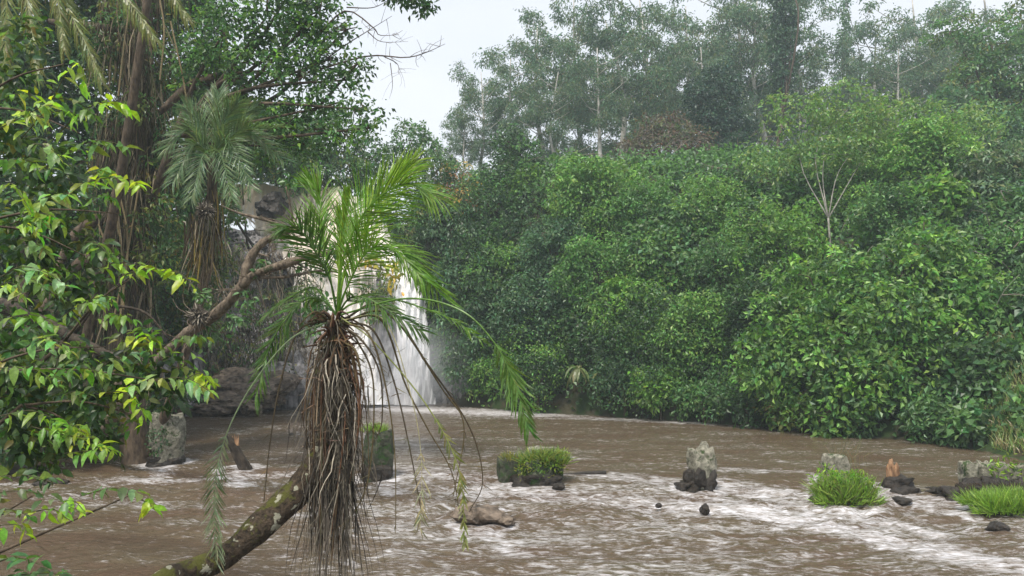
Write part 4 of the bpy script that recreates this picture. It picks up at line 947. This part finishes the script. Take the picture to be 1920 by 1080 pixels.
# second palm: grey green crown in front of the draped trunk
def back_palm():
    D = 20.0
    base = P(262, 858, 24.2); base[2] = tz(base[0], base[1]) - .1
    e = empty('palm', base, 'small palm with a grey green crown right of the draped trunk', 'palm')
    tb = MB(); tube(tb, [base, P(330, 720, 22.5), P(385, 520, 21), P(398, 400, 20.2), P(396, 295, 20)], [.16, .14, .13, .14, .12], 10, wob=.3, n=30); tb.build('trunk', M_bark, e, smooth=True)
    C = (396, 292)
    for ex, ey, my, dd in [(515, 240, 245, -.6), (530, 300, 235, -.2), (480, 200, 235, .6), (410, 175, 230, .5), (345, 200, 235, .3), (310, 280, 235, -.4), (325, 340, 260, -.6), (470, 350, 250, -.9), (445, 195, 235, -.9), (500, 275, 245, .9), (360, 370, 280, -.8), (435, 370, 275, -1.0)]:
        frond([P(C[0], C[1], D), P(C[0] + (ex - C[0]) * .45, my + (ey - my) * .15, D + dd * .6), P(ex, ey, D + dd)], .8, 40, .15, (.13, .20, .09), .016, .7, .25, .022, .5, 'frond', e, droop=-.02)
    kb = MB(); 
    for k in range(14): strands(kb, P(rng.normal(388, 12), rng.uniform(360, 460), 20 + rng.normal() * .15) + rng.normal(size=(24, 3)) * [.12, .12, .2], 1.1, .04, DEADP + ((.3, .22, .06),))
    kb.build('dead_frond_skirt', M_dead, e)
back_palm()
# tall palm fronds hanging in from above the top left corner
def corner_palm():
    base = P(-120, 868, 22.5); base[2] = tz(base[0], base[1]) - .1
    e = empty('palm', base, 'yellowish palm fronds drooping into the top left corner', 'palm')
    tb = MB(); tube(tb, [base, P(-110, 500, 21), P(-60, 120, 19.5), P(-20, -160, 18.5)], [.2, .16, .14, .12], 10, wob=.2, n=24); tb.build('trunk', M_bark, e, smooth=True)
    for pl in [[(-20, -160), (80, -60), (150, 60), (190, 150)], [(-20, -160), (40, -40), (60, 60), (70, 140)], [(-20, -160), (120, -110), (230, -10), (290, 70)], [(-20, -160), (10, -20), (10, 80), (5, 160)], [(-20, -160), (140, -140), (280, -60), (350, 30)], [(-20, -160), (90, -90), (110, 10), (120, 90)]]:
        frond([P(a, b, 18.5 - .3 * k) for k, (a, b) in enumerate(pl)], .8, 44, .2, (.15, .17, .045), .02, .6, .0, .035, .5, 'frond', e, droop=.5)
corner_palm()

# ------------------------------------------------------------------ leaning branch tree over the river
def fork_tree():
    base = P(168, 862, 23.4); base[2] = tz(base[0], base[1]) - .1
    e = empty('forked_tree', base, 'brown leaning tree whose long forked branch crosses in front of the waterfall', 'tree')
    tb = MB()
    def br(l, r, n=18): tube(tb, [P(a[0] + rng.normal() * 5, a[1] + rng.normal() * 5, a[2]) if 0 < i_ < len(l) - 1 else P(*a) for i_, a in enumerate(l)], np.array(r) * .74, 9, wob=.45, n=n + 8)
    br([(168, 862, 23.4), (220, 760, 21.5), (330, 645, 18.5), (400, 600, 17.5), (455, 535, 17)], [.26, .22, .18, .17, .16], 30)
    br([(455, 535, 17), (480, 520, 16.8), (540, 492, 16.5), (600, 472, 16.2), (660, 470, 16)], [.15, .13, .11, .09, .06])
    br([(455, 540, 17), (466, 500, 17), (500, 455, 17), (548, 432, 16.9)], [.14, .13, .11, .09])
    br([(548, 432, 16.9), (540, 400, 16.8), (536, 350, 16.7)], [.05, .03, .02], 8)
    br([(548, 432, 16.9), (500, 415, 16.8), (440, 400, 16.8), (415, 385, 16.7)], [.06, .04, .02], 10)
    br([(548, 434, 16.9), (590, 405, 16.8), (640, 385, 16.8)], [.05, .03, .015], 8)
    br([(548, 434, 16.9), (575, 385, 16.9), (590, 360, 17)], [.03, .02, .01], 8)
    br([(480, 520, 16.8), (540, 520, 16.6), (610, 505, 16.5), (660, 520, 16.5)], [.05, .04, .02], 10)
    for k in range(80):
        x = rng.uniform(340, 650); y = np.interp(x, [340, 455, 548, 650], [640, 535, rng.choice([432, 492]), rng.choice([390, 470])]); s = P(x, y, np.interp(x, [340, 455, 650], [18.3, 17, 16.2])); d = rng.normal(size=3) * [.5, .3, .5]
        tube(tb, [s, s + d * .4 + rng.normal(size=3) * .06, s + d * .75 + rng.normal(size=3) * .06, s + d], [.016, .004], 4, n=8)
    tb.build('trunk', M_branch, e, smooth=True)
    cb = MB(); foliage(cb, [B(470, 560, 16, 17), B(440, 600, 16, 17.3), B(500, 500, 12, 16.9), B(410, 620, 18, 17.6), B(380, 560, 14, 17.6), B(600, 550, 30, 16.4), B(575, 575, 22, 16.5), B(620, 480, 26, 16.3), B(560, 470, 18, 16.6), B(545, 345, 14, 16.8), B(650, 430, 22, 16.5), B(590, 610, 16, 16.4)], .30, .15, .5, 8, .16, G_MID + G_DARK[:2], .5, LEAF8)
    cb.build('crown', M_leaf, e)
    for cx, cy, rr in [(372, 592, .2), (385, 395, .17), (430, 560, .12)]:
        kb = MB(); c_ = P(cx, cy, 17.3); m_ = 420; dd = rand_dirs(m_)
        add_leaves(kb, c_ + dd * rr * .5, norm(dd + rng.normal(size=(m_, 3)) * .6 - [0, 0, .3]), rand_dirs(m_), rr * rng.uniform(.4, 1.1, m_), .03, np.array(DEADP2)[rng.integers(0, 5, m_)] * 1.3, BLADE)
        strands(kb, c_ + rng.normal(size=(26, 3)) * rr * .4, rr * 3, .012, DEADP2)
        kb.build('root_clump', M_dead, e)
    yb = MB(); tube(yb, [P(655, 480, 16), P(690, 500, 15.9), P(745, 510, 15.8)], [.03, .01], 5, n=6, col=(.1, .08, .04)); foliage(yb, [B(695, 492, 26, 15.9, 1.2, .6), B(735, 508, 18, 15.8)], .7, .15, .5, 9, .16, G_YEL + ((.34, .24, .05),), .4, LEAF8); yb.build('yellowing_spray', M_leaf, e, label='spray of yellow and orange leaves at the branch tip')
fork_tree()

# fallen limb on the left, half hidden
fb = MB(); pl = [P(-80, 540, 12.4), P(60, 595, 12), P(130, 630, 11.8), P(205, 668, 11.6)]
e = empty('dead_limb', pl[0], 'thick dark mossy limb slanting down among the leaves at the left edge', 'branch')
tube(fb, pl, [.12, .11, .09, .07], 10, wob=.35, n=24)
tube(fb, [P(205, 668, 11.6), P(280, 690, 11.5), P(330, 700, 11.4)], [.08, .04, .015], 7, wob=.2, n=10)
tube(fb, [P(200, 572, 11.8), P(270, 585, 11.6), P(320, 640, 11.5)], [.03, .02, .01], 6, wob=.2, n=10)
tube(fb, [P(140, 625, 11.8), P(190, 560, 11.7), P(250, 515, 11.6)], [.03, .02, .01], 6, wob=.2, n=10)
fb.build('limb', M_darkbark, e, smooth=True)

# ------------------------------------------------------------------ near shrubs overhanging from the left bank
def shoot(mb, pl, n=12, L=.13, W=.065, col=(.15, .27, .03), rr=.006, hang=.55, both=True):
    c = catmull(pl, n * 2); t = norm(np.gradient(c, axis=0))
    tube(mb, c, [rr, rr * .4], 5, col=(.09, .085, .04))
    ii = np.arange(2, n * 2, 1); ii = ii[rng.random(len(ii)) < .88]; k = len(ii); hang = hang * rng.uniform(.3, 1.3, (k, 1)) * np.array([[0, 0, 1.]]); sg = np.where(np.arange(k) % 2 == 0, 1, -1)[:, None]
    side = norm(np.cross(t[ii], [0, 0, 1.]) + 1e-6) * sg
    T = norm(t[ii] * .5 + side * .75 + rng.normal(size=(k, 3)) * .38 - hang)
    NN = norm(np.array([0, -.25, 1.]) + rng.normal(size=(k, 3)) * .5 + side * .3)
    LL = L * (.45 + .7 * rng.random(k)); LL[-3:] *= .7
    add_leaves(mb, c[ii] + rng.normal(size=(k, 3)) * .015, T, NN, LL, LL * (W / L) * rng.uniform(.8, 1.25, k), jit(col, k, .16, .25), LEAF8)
def near_shrub():
    base = np.array([-7.6, 8.6, 0.]); base[2] = tz(base[0], base[1]) - .1
    e = empty('overhanging_shrub', base, 'near leafy shrub with bright yellow green shoots filling the left edge', 'shrub')
    tb = MB()
    hubs = [P(-60, 700, 8.4), P(-50, 420, 8.6), P(-60, 200, 8.8), P(40, 760, 8.6), P(120, 640, 9)]
    for h in hubs: tube(tb, [base, (base + h) / 2 + [-.2, 0, .2], h], [.05, .035, .02], 7, n=12, wob=.1)
    for h, tg in [(hubs[0], (200, 650, 8.6)), (hubs[0], (330, 720, 8.4)), (hubs[1], (220, 400, 8.4)), (hubs[1], (160, 480, 8.8)), (hubs[2], (150, 250, 8.6)), (hubs[3], (260, 780, 8.8)), (hubs[3], (170, 830, 8.8)), (hubs[2], (120, 120, 8.8)), (hubs[4], (250, 520, 8.2))]:
        q_ = P(*tg); tube(tb, [h, (h + q_) / 2 + [0, 0, .1], q_], [.018, .006], 6, n=10)
    tb.build('stems', M_bark, e, smooth=True)
    cb = MB()
    foliage(cb, [B(30, 250, 60, 9), B(90, 320, 60, 9), B(30, 430, 70, 9), B(120, 400, 55, 9.2), B(60, 520, 55, 9), B(150, 540, 40, 9.2), B(40, 640, 60, 9), B(130, 690, 60, 9), B(220, 700, 55, 9), B(300, 720, 45, 9), B(60, 760, 70, 9), B(170, 770, 60, 9), B(60, 830, 45, 9),
                 B(250, 640, 35, 9.2), B(330, 680, 28, 9.2), B(130, 830, 28, 9), B(20, 140, 50, 9.2), B(50, 60, 40, 9.4), B(10, 700, 50, 8.6), B(200, 830, 30, 9.4), B(90, 860, 24, 9.2), B(170, 470, 36, 9.3)],
            .75, .14, .48, 9, .16, G_MID + G_DARK + G_OLIVE[:1] + G_BRIGHT[:1], .55, LEAF8, shell=.3, rough=.6, val=.3)
    cb.build('foliage', M_near, e, smooth=True)
    GB = (.23, .38, .035); GM = (.14, .26, .04); GP = (.22, .35, .13)
    shoots = [([(40, 260, 7.6), (90, 200, 7.4), (140, 115, 7.2), (168, 175, 7.1)], GB, 9), ([(100, 260, 7.6), (160, 205, 7.4), (210, 190, 7.2), (246, 200, 7.1)], GB, 9), ([(0, 240, 7.5), (30, 225, 7.4), (60, 215, 7.3), (95, 235, 7.2)], GP, 7),
              ([(0, 350, 7.5), (25, 345, 7.4), (45, 375, 7.3), (60, 400, 7.2)], GB, 6), ([(140, 350, 7.6), (190, 335, 7.4), (240, 335, 7.2), (258, 345, 7.1)], GB, 9), ([(170, 370, 7.6), (200, 365, 7.5), (215, 375, 7.4)], GM, 6),
              ([(0, 520, 7.4), (40, 500, 7.3), (90, 512, 7.2), (128, 540, 7.1)], GP, 9), ([(-20, 545, 7.5), (20, 530, 7.4), (50, 560, 7.3)], GP, 6), ([(225, 520, 7.6), (265, 505, 7.4), (330, 510, 7.2), (368, 540, 7.1)], GB, 12), ([(180, 600, 7.6), (215, 590, 7.5), (250, 592, 7.4)], GM, 8),
              ([(50, 650, 7.4), (80, 635, 7.3), (110, 640, 7.2), (128, 660, 7.1)], GP, 7), ([(230, 640, 7.6), (270, 630, 7.4), (300, 640, 7.3)], GB, 3), ([(230, 730, 7.5), (290, 712, 7.3), (350, 710, 7.2), (395, 735, 7.1)], GP, 12), ([(180, 740, 7.5), (230, 735, 7.4), (262, 760, 7.3), (268, 790, 7.2)], GB, 7),
              ([(340, 715, 7.6), (375, 700, 7.5), (398, 720, 7.4)], GB, 6), ([(90, 700, 7.5), (150, 690, 7.4), (200, 700, 7.3)], GM, 9), ([(60, 800, 7.5), (120, 815, 7.4), (180, 822, 7.3)], GM, 8), ([(0, 690, 7.4), (60, 690, 7.3), (110, 720, 7.2)], GM, 8),
              ([(0, 780, 7.4), (60, 770, 7.3), (110, 790, 7.2)], GM, 8), ([(20, 420, 7.4), (80, 400, 7.3), (120, 420, 7.2)], GM, 8), ([(0, 600, 7.4), (60, 590, 7.3), (110, 610, 7.2)], GM, 8), ([(120, 850, 7.4), (170, 845, 7.3), (200, 840, 7.2)], GM, 6),
              ([(0, 300, 7.6), (50, 300, 7.5), (100, 320, 7.4)], GM, 8)]
    for k in range(26):                                   # smaller shoots scattered through the mass
        x = rng.uniform(-10, 330); y = rng.uniform(120, 860)
        if x > 180 and y < 620: x -= 160
        d = rng.uniform(7.3, 8.8); l = rng.uniform(40, 100); u = rng.uniform(-.6, .5)
        shoots.append(([(x, y, d), (x + l * .5, y + l * u * .5 - 8, d - .1), (x + l, y + l * u + 6, d - .2)], [GB, GM, GP, (.11, .2, .05)][k % 4], int(rng.integers(4, 9))))
    for pl, col, n in shoots:
        mb = MB(); shoot(mb, [P(*a) for a in pl], n + 3, .185, .078, col, hang=.8); mb.build('leafy_shoot', M_near, e, smooth=True)
near_shrub()
def low_shrub():
    base = np.array([-6.6, 7.0, 0.]); base[2] = tz(base[0], base[1]) - .1
    e = empty('low_shrub', base, 'near drooping shoots of broad leaves over the water in the bottom left corner', 'shrub')
    tb = MB()
    for tg in [(0, 930, 6.6), (0, 1040, 6.0), (60, 930, 6.7), (240, 930, 7)]:
        q_ = P(*tg); tube(tb, [base, (base + q_) / 2 + [0, 0, .12], q_], [.03, .008], 6, n=10)
    tb.build('stems', M_bark, e, smooth=True)
    GB = (.23, .38, .03); GD = (.10, .17, .06)
    for pl, col, n, hg in [([(-30, 930, 6.6), (30, 920, 6.5), (90, 930, 6.4), (150, 960, 6.3)], GD, 10, .4), ([(-40, 1000, 6.2), (0, 985, 6.1), (40, 985, 6.0), (50, 1000, 5.9)], GB, 5, .9), ([(60, 960, 6.4), (100, 955, 6.3), (130, 975, 6.2)], GB, 5, .9),
                           ([(120, 940, 6.6), (140, 940, 6.5), (160, 960, 6.4)], GB, 4, 1.0), ([(150, 930, 7), (220, 915, 6.9), (280, 935, 6.8)], GD, 8, .4), ([(262, 935, 6.8), (280, 945, 6.8), (290, 955, 6.7)], GB, 4, 1.2), ([(-20, 1060, 5.8), (30, 1045, 5.7), (80, 1060, 5.6)], (.07, .16, .05), 9, .3),
                           ([(-20, 1090, 5.8), (60, 1075, 5.7), (130, 1078, 5.6)], (.07, .15, .05), 9, .2), ([(-20, 900, 6.8), (40, 890, 6.7), (100, 905, 6.6)], GD, 7, .4), ([(-40, 960, 6.4), (20, 955, 6.3), (70, 975, 6.2)], GD, 8, .4)]:
        mb = MB(); shoot(mb, [P(*a) for a in pl], n + 2, .155, .07, col, hang=hg); mb.build('leafy_shoot', M_near, e, smooth=True)
low_shrub()
tree('bank_shrub', 'shaded leafy shrub on the left bank trailing into the river', 'shrub', (*G(60, 868)[:2] + np.array([0, .6]), .15),
     [B(20, 800, 55, 21.5), B(90, 790, 50, 22), B(50, 740, 50, 22), B(150, 790, 36, 22.5), B(20, 845, 28, 20.8), B(210, 800, 30, 23.5), B(270, 770, 28, 25), B(320, 740, 28, 28), B(360, 730, 24, 32)], G_DARK + G_MID[:1], leaf=.2, dens=.8, crad=.26, trunk=(.1, .04))

# ------------------------------------------------------------------ things standing in the river
def grass(mb, c, r, n, L, pal, W=.014, up=1.0):
    if n > 1000:
        for k in range(22):
            a = rng.uniform(0, 6.28); q_ = math.sqrt(rng.random()) * .8; s_ = rng.uniform(.6, 1.3)
            grass(mb, np.array(c) + [math.cos(a) * q_ * r[0], math.sin(a) * q_ * r[1], (1 - q_ * q_) * r[2] * .5], (r[0] * .3, r[1] * .35, r[2] * .3), n // 24, L * s_, [np.array(p_) * rng.uniform(.7, 1.15) for p_ in pal], W, up * rng.uniform(.5, 1.3))
        return
    a = rng.uniform(0, 6.28, n); rr = np.sqrt(rng.random(n))
    pos = np.array(c) + np.c_[np.cos(a) * rr * r[0], np.sin(a) * rr * r[1], (1 - rr ** 2) * r[2]]
    T = norm(np.c_[np.cos(a) * rr * .75, np.sin(a) * rr * .75, np.full(n, up)] + rng.normal(size=(n, 3)) * .28)
    col = np.array(pal)[rng.integers(0, len(pal), n)] * (1 + rng.normal(size=(n, 1)) * .2).clip(.5, 1.5)
    add_leaves(mb, pos, T, norm(rng.normal(size=(n, 3)) + [0, -1, .8]), L * (.5 + .7 * rng.random(n)), W, col, BLADE)
GRASS = ((.16, .30, .03), (.20, .34, .04), (.12, .23, .03), (.24, .34, .06))
def block(mb, c, s, rot=0, seed=1, rough=.12, n=9, taper=.0, tilt=(0, 0)):
    """weathered block: a subdivided box with worn, chipped faces"""
    t = np.linspace(-1, 1, n); V = []; Q = []; off = 0
    for ax in range(3):
        for sg in (-1, 1):
            u, v = np.meshgrid(t, t); p = np.zeros((n * n, 3)); a, b = [k for k in range(3) if k != ax]
            p[:, ax] = sg; p[:, a] = u.ravel(); p[:, b] = v.ravel(); V.append(p)
            i = np.arange(n * n).reshape(n, n); q = np.stack([i[:-1, :-1], i[:-1, 1:], i[1:, 1:], i[1:, :-1]], -1).reshape(-1, 4)
            if (sg > 0) != (ax == 1): Q.append(q + off)
            else: Q.append(q[:, ::-1] + off)
            off += n * n
    V = np.vstack(V); l = np.linalg.norm(V, axis=1, keepdims=True); k = (np.abs(V) ** 6).sum(1, keepdims=True) ** (1 / 6.); V = V / k
    V = V * (1 + rough * fbm(V * 1.7 + seed * 5.3, 4, seed)[:, None] * 1.8)
    V[:, :2] *= (1 - taper * (V[:, 2:3] * .5 + .5))
    V = V * np.array(s)
    V[:, 0] += V[:, 2] * tilt[0]; V[:, 1] += V[:, 2] * tilt[1]
    cr, sr = math.cos(rot), math.sin(rot)
    V[:, :2] = np.c_[V[:, 0] * cr - V[:, 1] * sr, V[:, 0] * sr + V[:, 1] * cr]
    mb.add(V + np.array(c), np.vstack(Q))
def pxs(px, d): return px / F * d
def stump(name, label, px, py, hpx, wpx, m, cat='pier', rot=.3, seed=1, taper=0, tilt=(0, 0), rough=.12, group='broken pier stumps standing in a row across the river'):
    b = G(px, py); d = b[1]; e = empty(name, (b[0], b[1], -.4), label, cat, group)
    h = pxs(hpx, d); w_ = pxs(wpx, d) / 2
    mb = MB(); block(mb, (b[0], b[1], h / 2 - .2), (w_, w_ * .85, h / 2 + .2), rot, seed, rough, 14, taper, tilt)
    mb.build('block', m, e, smooth=True); return e, b, d, h, w_

e, b, d, h, w_ = stump('pier_stump', 'leftmost upright pier stump with leafy creeper on its face', 313, 868, 86, 52, M_conc, seed=2, rough=.24)
fb = MB(); foliage(fb, [((b[0] - .12, b[1] - w_ * .9, h * .55), (w_ * .8, .15, h * .32))], .7, .1, .6, 8, .12, G_DARK + G_BLUE, .5); fb.build('creeper', M_leaf, e)
mb = MB(); block(mb, (b[0] - .05, b[1] + .02, .02), (w_ * 1.08, w_ * .95, .2), .3, 4, .3); mb.build('wet_foot', M_wet, e, smooth=True)
e, b, d, h, w_ = stump('broken_post', 'jagged wooden post leaning left between the first two pier stumps', 452, 882, 60, 28, M_darkbark, cat='post', seed=6, taper=.55, tilt=(-.55, 0), rough=.3)
mb = MB()
for k in range(4): tube(mb, [(b[0] - .2 + k * .03, b[1], h * .75), (b[0] - .27 + k * .05, b[1] + .02 * k, h * 1.05 + .05 * (k % 2))], [.04, .006], 5)
mb.build('splinters', M_wood, e)
e, b, d, h, w_ = stump('pier_stump', 'dark mossy square pier stump right behind the palm skirt', 708, 893, 84, 50, M_moss, seed=9, rot=.35, rough=.26)
mb = MB(); grass(mb, (b[0] - .1, b[1], h - .05), (w_ * .9, w_ * .8, .08), 260, .22, GRASS + ((.2, .22, .06),)); mb.build('grass_cap', M_palm, e)
mb = MB(); block(mb, (b[0], b[1], .08), (w_ * 1.06, w_ * 1.0, .25), .15, 19, .15); mb.build('wet_foot', M_wet, e, smooth=True)
# grassy double stump
e, b, d, h, w_ = stump('pier_stump', 'low double pier stump overgrown with yellow green grass in mid river', 1010, 903, 42, 78, M_moss, seed=12, rot=.25, rough=.36, taper=.18, tilt=(.12, 0))
mb = MB(); block(mb, (G(955, 885)[0], b[1] + .5, .2), (pxs(22, d), .35, .38), .1, 13, .12); mb.build('side_block', M_moss, e, smooth=True)
mb = MB(); block(mb, (b[0] + .1, b[1] + .25, h + .06), (.34, .22, .2), .3, 14, .2); mb.build('pale_cap', M_conc, e, smooth=True)
mb = MB(); grass(mb, (b[0] + .1, b[1] - .15, h - .18), (w_ * 1.05, w_ * .7, .22), 1500, .36, ((.13, .22, .03), (.17, .25, .04), (.08, .15, .03), (.24, .26, .05)), .02); grass(mb, (b[0] - .62, b[1] + .3, .5), (.35, .3, .06), 260, .2, ((.22, .2, .04), (.12, .15, .03)))
foliage(mb, [((b[0] + .15, b[1] - .25, h * .75), (w_ * .95, w_ * .6, .3)), ((b[0] + .4, b[1] - .2, h * .95), (.3, .3, .26)), ((b[0] - .25, b[1] - .3, h * .7), (.35, .3, .2))], .9, .11, .35, 10, .14, ((.15, .24, .03), (.10, .18, .03), (.22, .26, .05)), .1, shell=.4)
mb.build('grass_cap', M_palm, e)
mb = MB(); block(mb, (b[0] - .02, b[1] - .1, .04), (w_ * 1.05, w_ * .9, .2), .15, 22, .25); mb.build('wet_foot', M_wet, e, smooth=True)
e, b, d, h, w_ = stump('pier_stump', 'grey topped pier stump with dark crumbling foot in mid river', 1316, 915, 72, 42, M_conc, seed=15, rot=.35, rough=.26, tilt=(-.08, 0))
mb = MB(); block(mb, (b[0] - .05, b[1] - .06, .16), (w_ * 1.35, w_ * 1.2, .34), .35, 16, .35, 14, .25); block(mb, (b[0] - .42, b[1] - .1, .03), (.22, .2, .14), .2, 17, .3); mb.build('crumbled_foot', M_wet, e, smooth=True)
e, b, d, h, w_ = stump('pier_stump', 'pale square concrete stub rising behind the larger grass tussock', 1567, 905, 52, 42, M_conc, seed=18, rot=.1, rough=.07)
bb = G(1590, 945)
e = empty('grass_tussock', (bb[0], bb[1], 0), 'round bright green grass tussock growing in the river before the concrete stub', 'grass', 'grass tussocks in the river')
mb = MB(); block(mb, (bb[0], bb[1] + .45, -.04), (.6, .3, .12), .1, 33, .3); mb.build('mud_base', M_wet, e, smooth=True)
mb = MB(); grass(mb, (bb[0] + .05, bb[1] + .3, .0), (.62, .42, .30), 3600, .40, GRASS + ((.1, .16, .03), (.2, .2, .07)), .015); grass(mb, (bb[0], bb[1] - .0, -.02), (.7, .2, .08), 700, .3, GRASS + ((.1, .1, .04),), .015, .6); foliage(mb, [((bb[0], bb[1] + .2, .35), (.62, .4, .36)), ((bb[0] - .3, bb[1] + .2, .5), (.25, .25, .25)), ((bb[0] + .35, bb[1] + .2, .42), (.25, .25, .2))], .8, .1, .3, 10, .14, GRASS, -.3, shell=.4); mb.build('blades', M_palm, e)
# stalks behind the tussock
mb = MB(); c0 = G(1585, 880)
for k in range(26): 
    x = c0[0] + rng.normal() * .25; tube(mb, [(x, c0[1], 0), (x + rng.normal() * .08, c0[1], .35), (x + rng.normal() * .18, c0[1], rng.uniform(.5, .95))], [.007, .003], 4, n=5, col=jit((.2, .18, .08), 1)[0])
tag(mb.build('dry_stalks', M_dead, origin=(c0[0], c0[1], 0)), 'thin dry grass stalks sticking up behind the pale concrete stub', 'grass')
e, b, d, h, w_ = stump('wooden_stump', 'orange brown wooden stump on dark stones between the tussock and the right end', 1674, 915, 42, 24, M_wood, cat='stump', seed=24, rot=.4, taper=.3, rough=.3)
mb = MB(); block(mb, (b[0] + .08, b[1] - .05, .06), (w_ * 2.2, w_ * 1.6, .22), .3, 25, .35); block(mb, (b[0] + .02, b[1] - .5, -.02), (.3, .2, .13), .1, 26, .35); mb.build('stone_foot', M_wet, e, smooth=True)
# crumbling row at the right
b0 = G(1862, 935)
e = empty('broken_pier_wall', (b0[0], b0[1], -.2), 'row of pale crumbling blocks on dark tangled roots at the right edge', 'pier', 'broken pier stumps standing in a row across the river')
for k, (px, hh_, wp) in enumerate([(1822, 58, 26), (1852, 58, 22), (1880, 56, 24), (1905, 52, 26), (1935, 55, 30)]):
    bb_ = G(px, 930); mb = MB(); s = pxs(wp, bb_[1]) / 2; hz = pxs(hh_, bb_[1]); block(mb, (bb_[0], bb_[1] + .1, hz * .72), (s, s, hz * .33), .2 * k, 40 + k, .22); mb.build('block', M_conc, e, smooth=True)
mb = MB()
for px, py, sx_, sz_ in [(1830, 932, .42, .26), (1870, 935, .5, .28), (1920, 935, .5, .28), (1790, 934, .35, .16), (1770, 926, .3, .08), (1760, 922, .22, .06)]:
    bb_ = G(px, py); block(mb, (bb_[0], bb_[1], sz_ * .4), (sx_, .35, sz_), .3, int(px), .4, 14, .35)
mb.build('rubble_base', M_wet, e, smooth=True)
mb = MB(); 
for k in range(60):
    x = b0[0] + rng.normal() * .6; tube(mb, [(x, b0[1] - .3, .4), (x + rng.normal() * .15, b0[1] - .4, .2), (x + rng.normal() * .3, b0[1] - .45, -.05)], [.012, .006], 4, n=5, col=(.05, .035, .025))
foliage(mb, [((b0[0] + .35, b0[1] - .1, .7), (.4, .3, .3))], .5, .14, .4, 8, .18, GRASS, .2)
mb.build('roots', M_dead, e)
bb = G(1905, 962)
e = empty('grass_tussock', (bb[0], bb[1], 0), 'flat bright green grass patch cut by the right edge of the photograph', 'grass', 'grass tussocks in the river')
mb = MB(); block(mb, (bb[0] + .15, bb[1] + .5, -.06), (.75, .3, .1), .1, 34, .3); mb.build('mud_base', M_wet, e, smooth=True)
mb = MB(); grass(mb, (bb[0] + .15, bb[1] + .35, .0), (1.0, .5, .2), 4600, .34, GRASS, .014); grass(mb, (bb[0] + .15, bb[1] + .02, -.02), (1.0, .2, .08), 900, .24, GRASS, .014, .6); mb.build('blades', M_palm, e)
# driftwood and rocks
a_, b_ = G(1050, 893), G(1136, 891)
mb = MB(); tube(mb, [a_ + [0, 0, .0], (a_ + b_) / 2 + [0, 0, .04], b_ + [0, 0, .06]], [.05, .07, .06], 8, wob=.3, n=12)
tag(mb.build('driftwood', M_wet, smooth=True, origin=a_), 'dark driftwood plank lying in the riffle right of the grassy stump', 'driftwood')
for px, py, sx_, sz_, lab, m_ in [
    (900, 975, .42, .26, 'brown rounded rock awash under the hanging palm fronds', M_boulder),
    (945, 978, .22, .09, 'small flat reddish rock touching the brown one', M_boulder),
    (1322, 958, .10, .11, 'small black rock below the grey topped stump', M_wet),
    (1235, 950, .07, .06, 'tiny dark stone in the white water left of the small black rock', M_wet),
    (1872, 992, .2, .10, 'flat black rock alone in the brown water at the lower right', M_wet),
    (957, 900, .12, .08, 'small black stone left in front of the grassy stump', M_wet),
    (1047, 916, .14, .10, 'small black stone right in front of the grassy stump', M_wet),
    (548, 818, .14, .08, 'dark pebble sized stone upstream left of the palm trunk', M_wet),
    (1392, 803, .12, .14, 'pale stone on the far waterline', M_conc),
    (30, 882, .7, .12, 'low dark rock at the left edge of the riffle', M_wet),
    (95, 906, .35, .08, 'wet dark stone in the left riffle', M_wet),
    (1150, 780, .5, .7, 'grey rock at the foot of the slope under the strap leaves', M_rock),
    (1690, 940, .22, .08, 'small black stone beside the orange brown stump', M_wet)]:
    c = G(px, py); rock('river_rock', lab, (c[0], c[1], sz_ * .3), (sx_, sx_ * .8, sz_), m_, int(px), 'rock', group='rocks in the river')

# ------------------------------------------------------------------ haze over the whole valley
hz_m, t, o = mat('haze_air')
v = N(t, 'ShaderNodeVolumePrincipled'); v.inputs['Color'].default_value = (.80, .92, 1, 1); v.inputs['Density'].default_value = .0013; v.inputs['Anisotropy'].default_value = .2
t.links.new(v.outputs[0], o.inputs['Volume'])
mb = MB(); x0, x1, y0, y1, z0, z1 = -185, 185, -125, 265, -2.4, 46
zt = max(z1, float(Z.max() + 2))
V = [(x, y, z) for z in (z0, zt) for y in (y0, y1) for x in (x0, x1)]
mb.add(V, [(0, 2, 3, 1), (4, 5, 7, 6), (0, 1, 5, 4), (2, 6, 7, 3), (0, 4, 6, 2), (1, 3, 7, 5)])
tag(mb.build('haze', hz_m), 'thin bluish haze filling the valley', None, None, 'stuff')
print('verts', sum(len(o.data.vertices) for o in COL.objects if o.type == 'MESH'), 'objects', len(COL.objects))
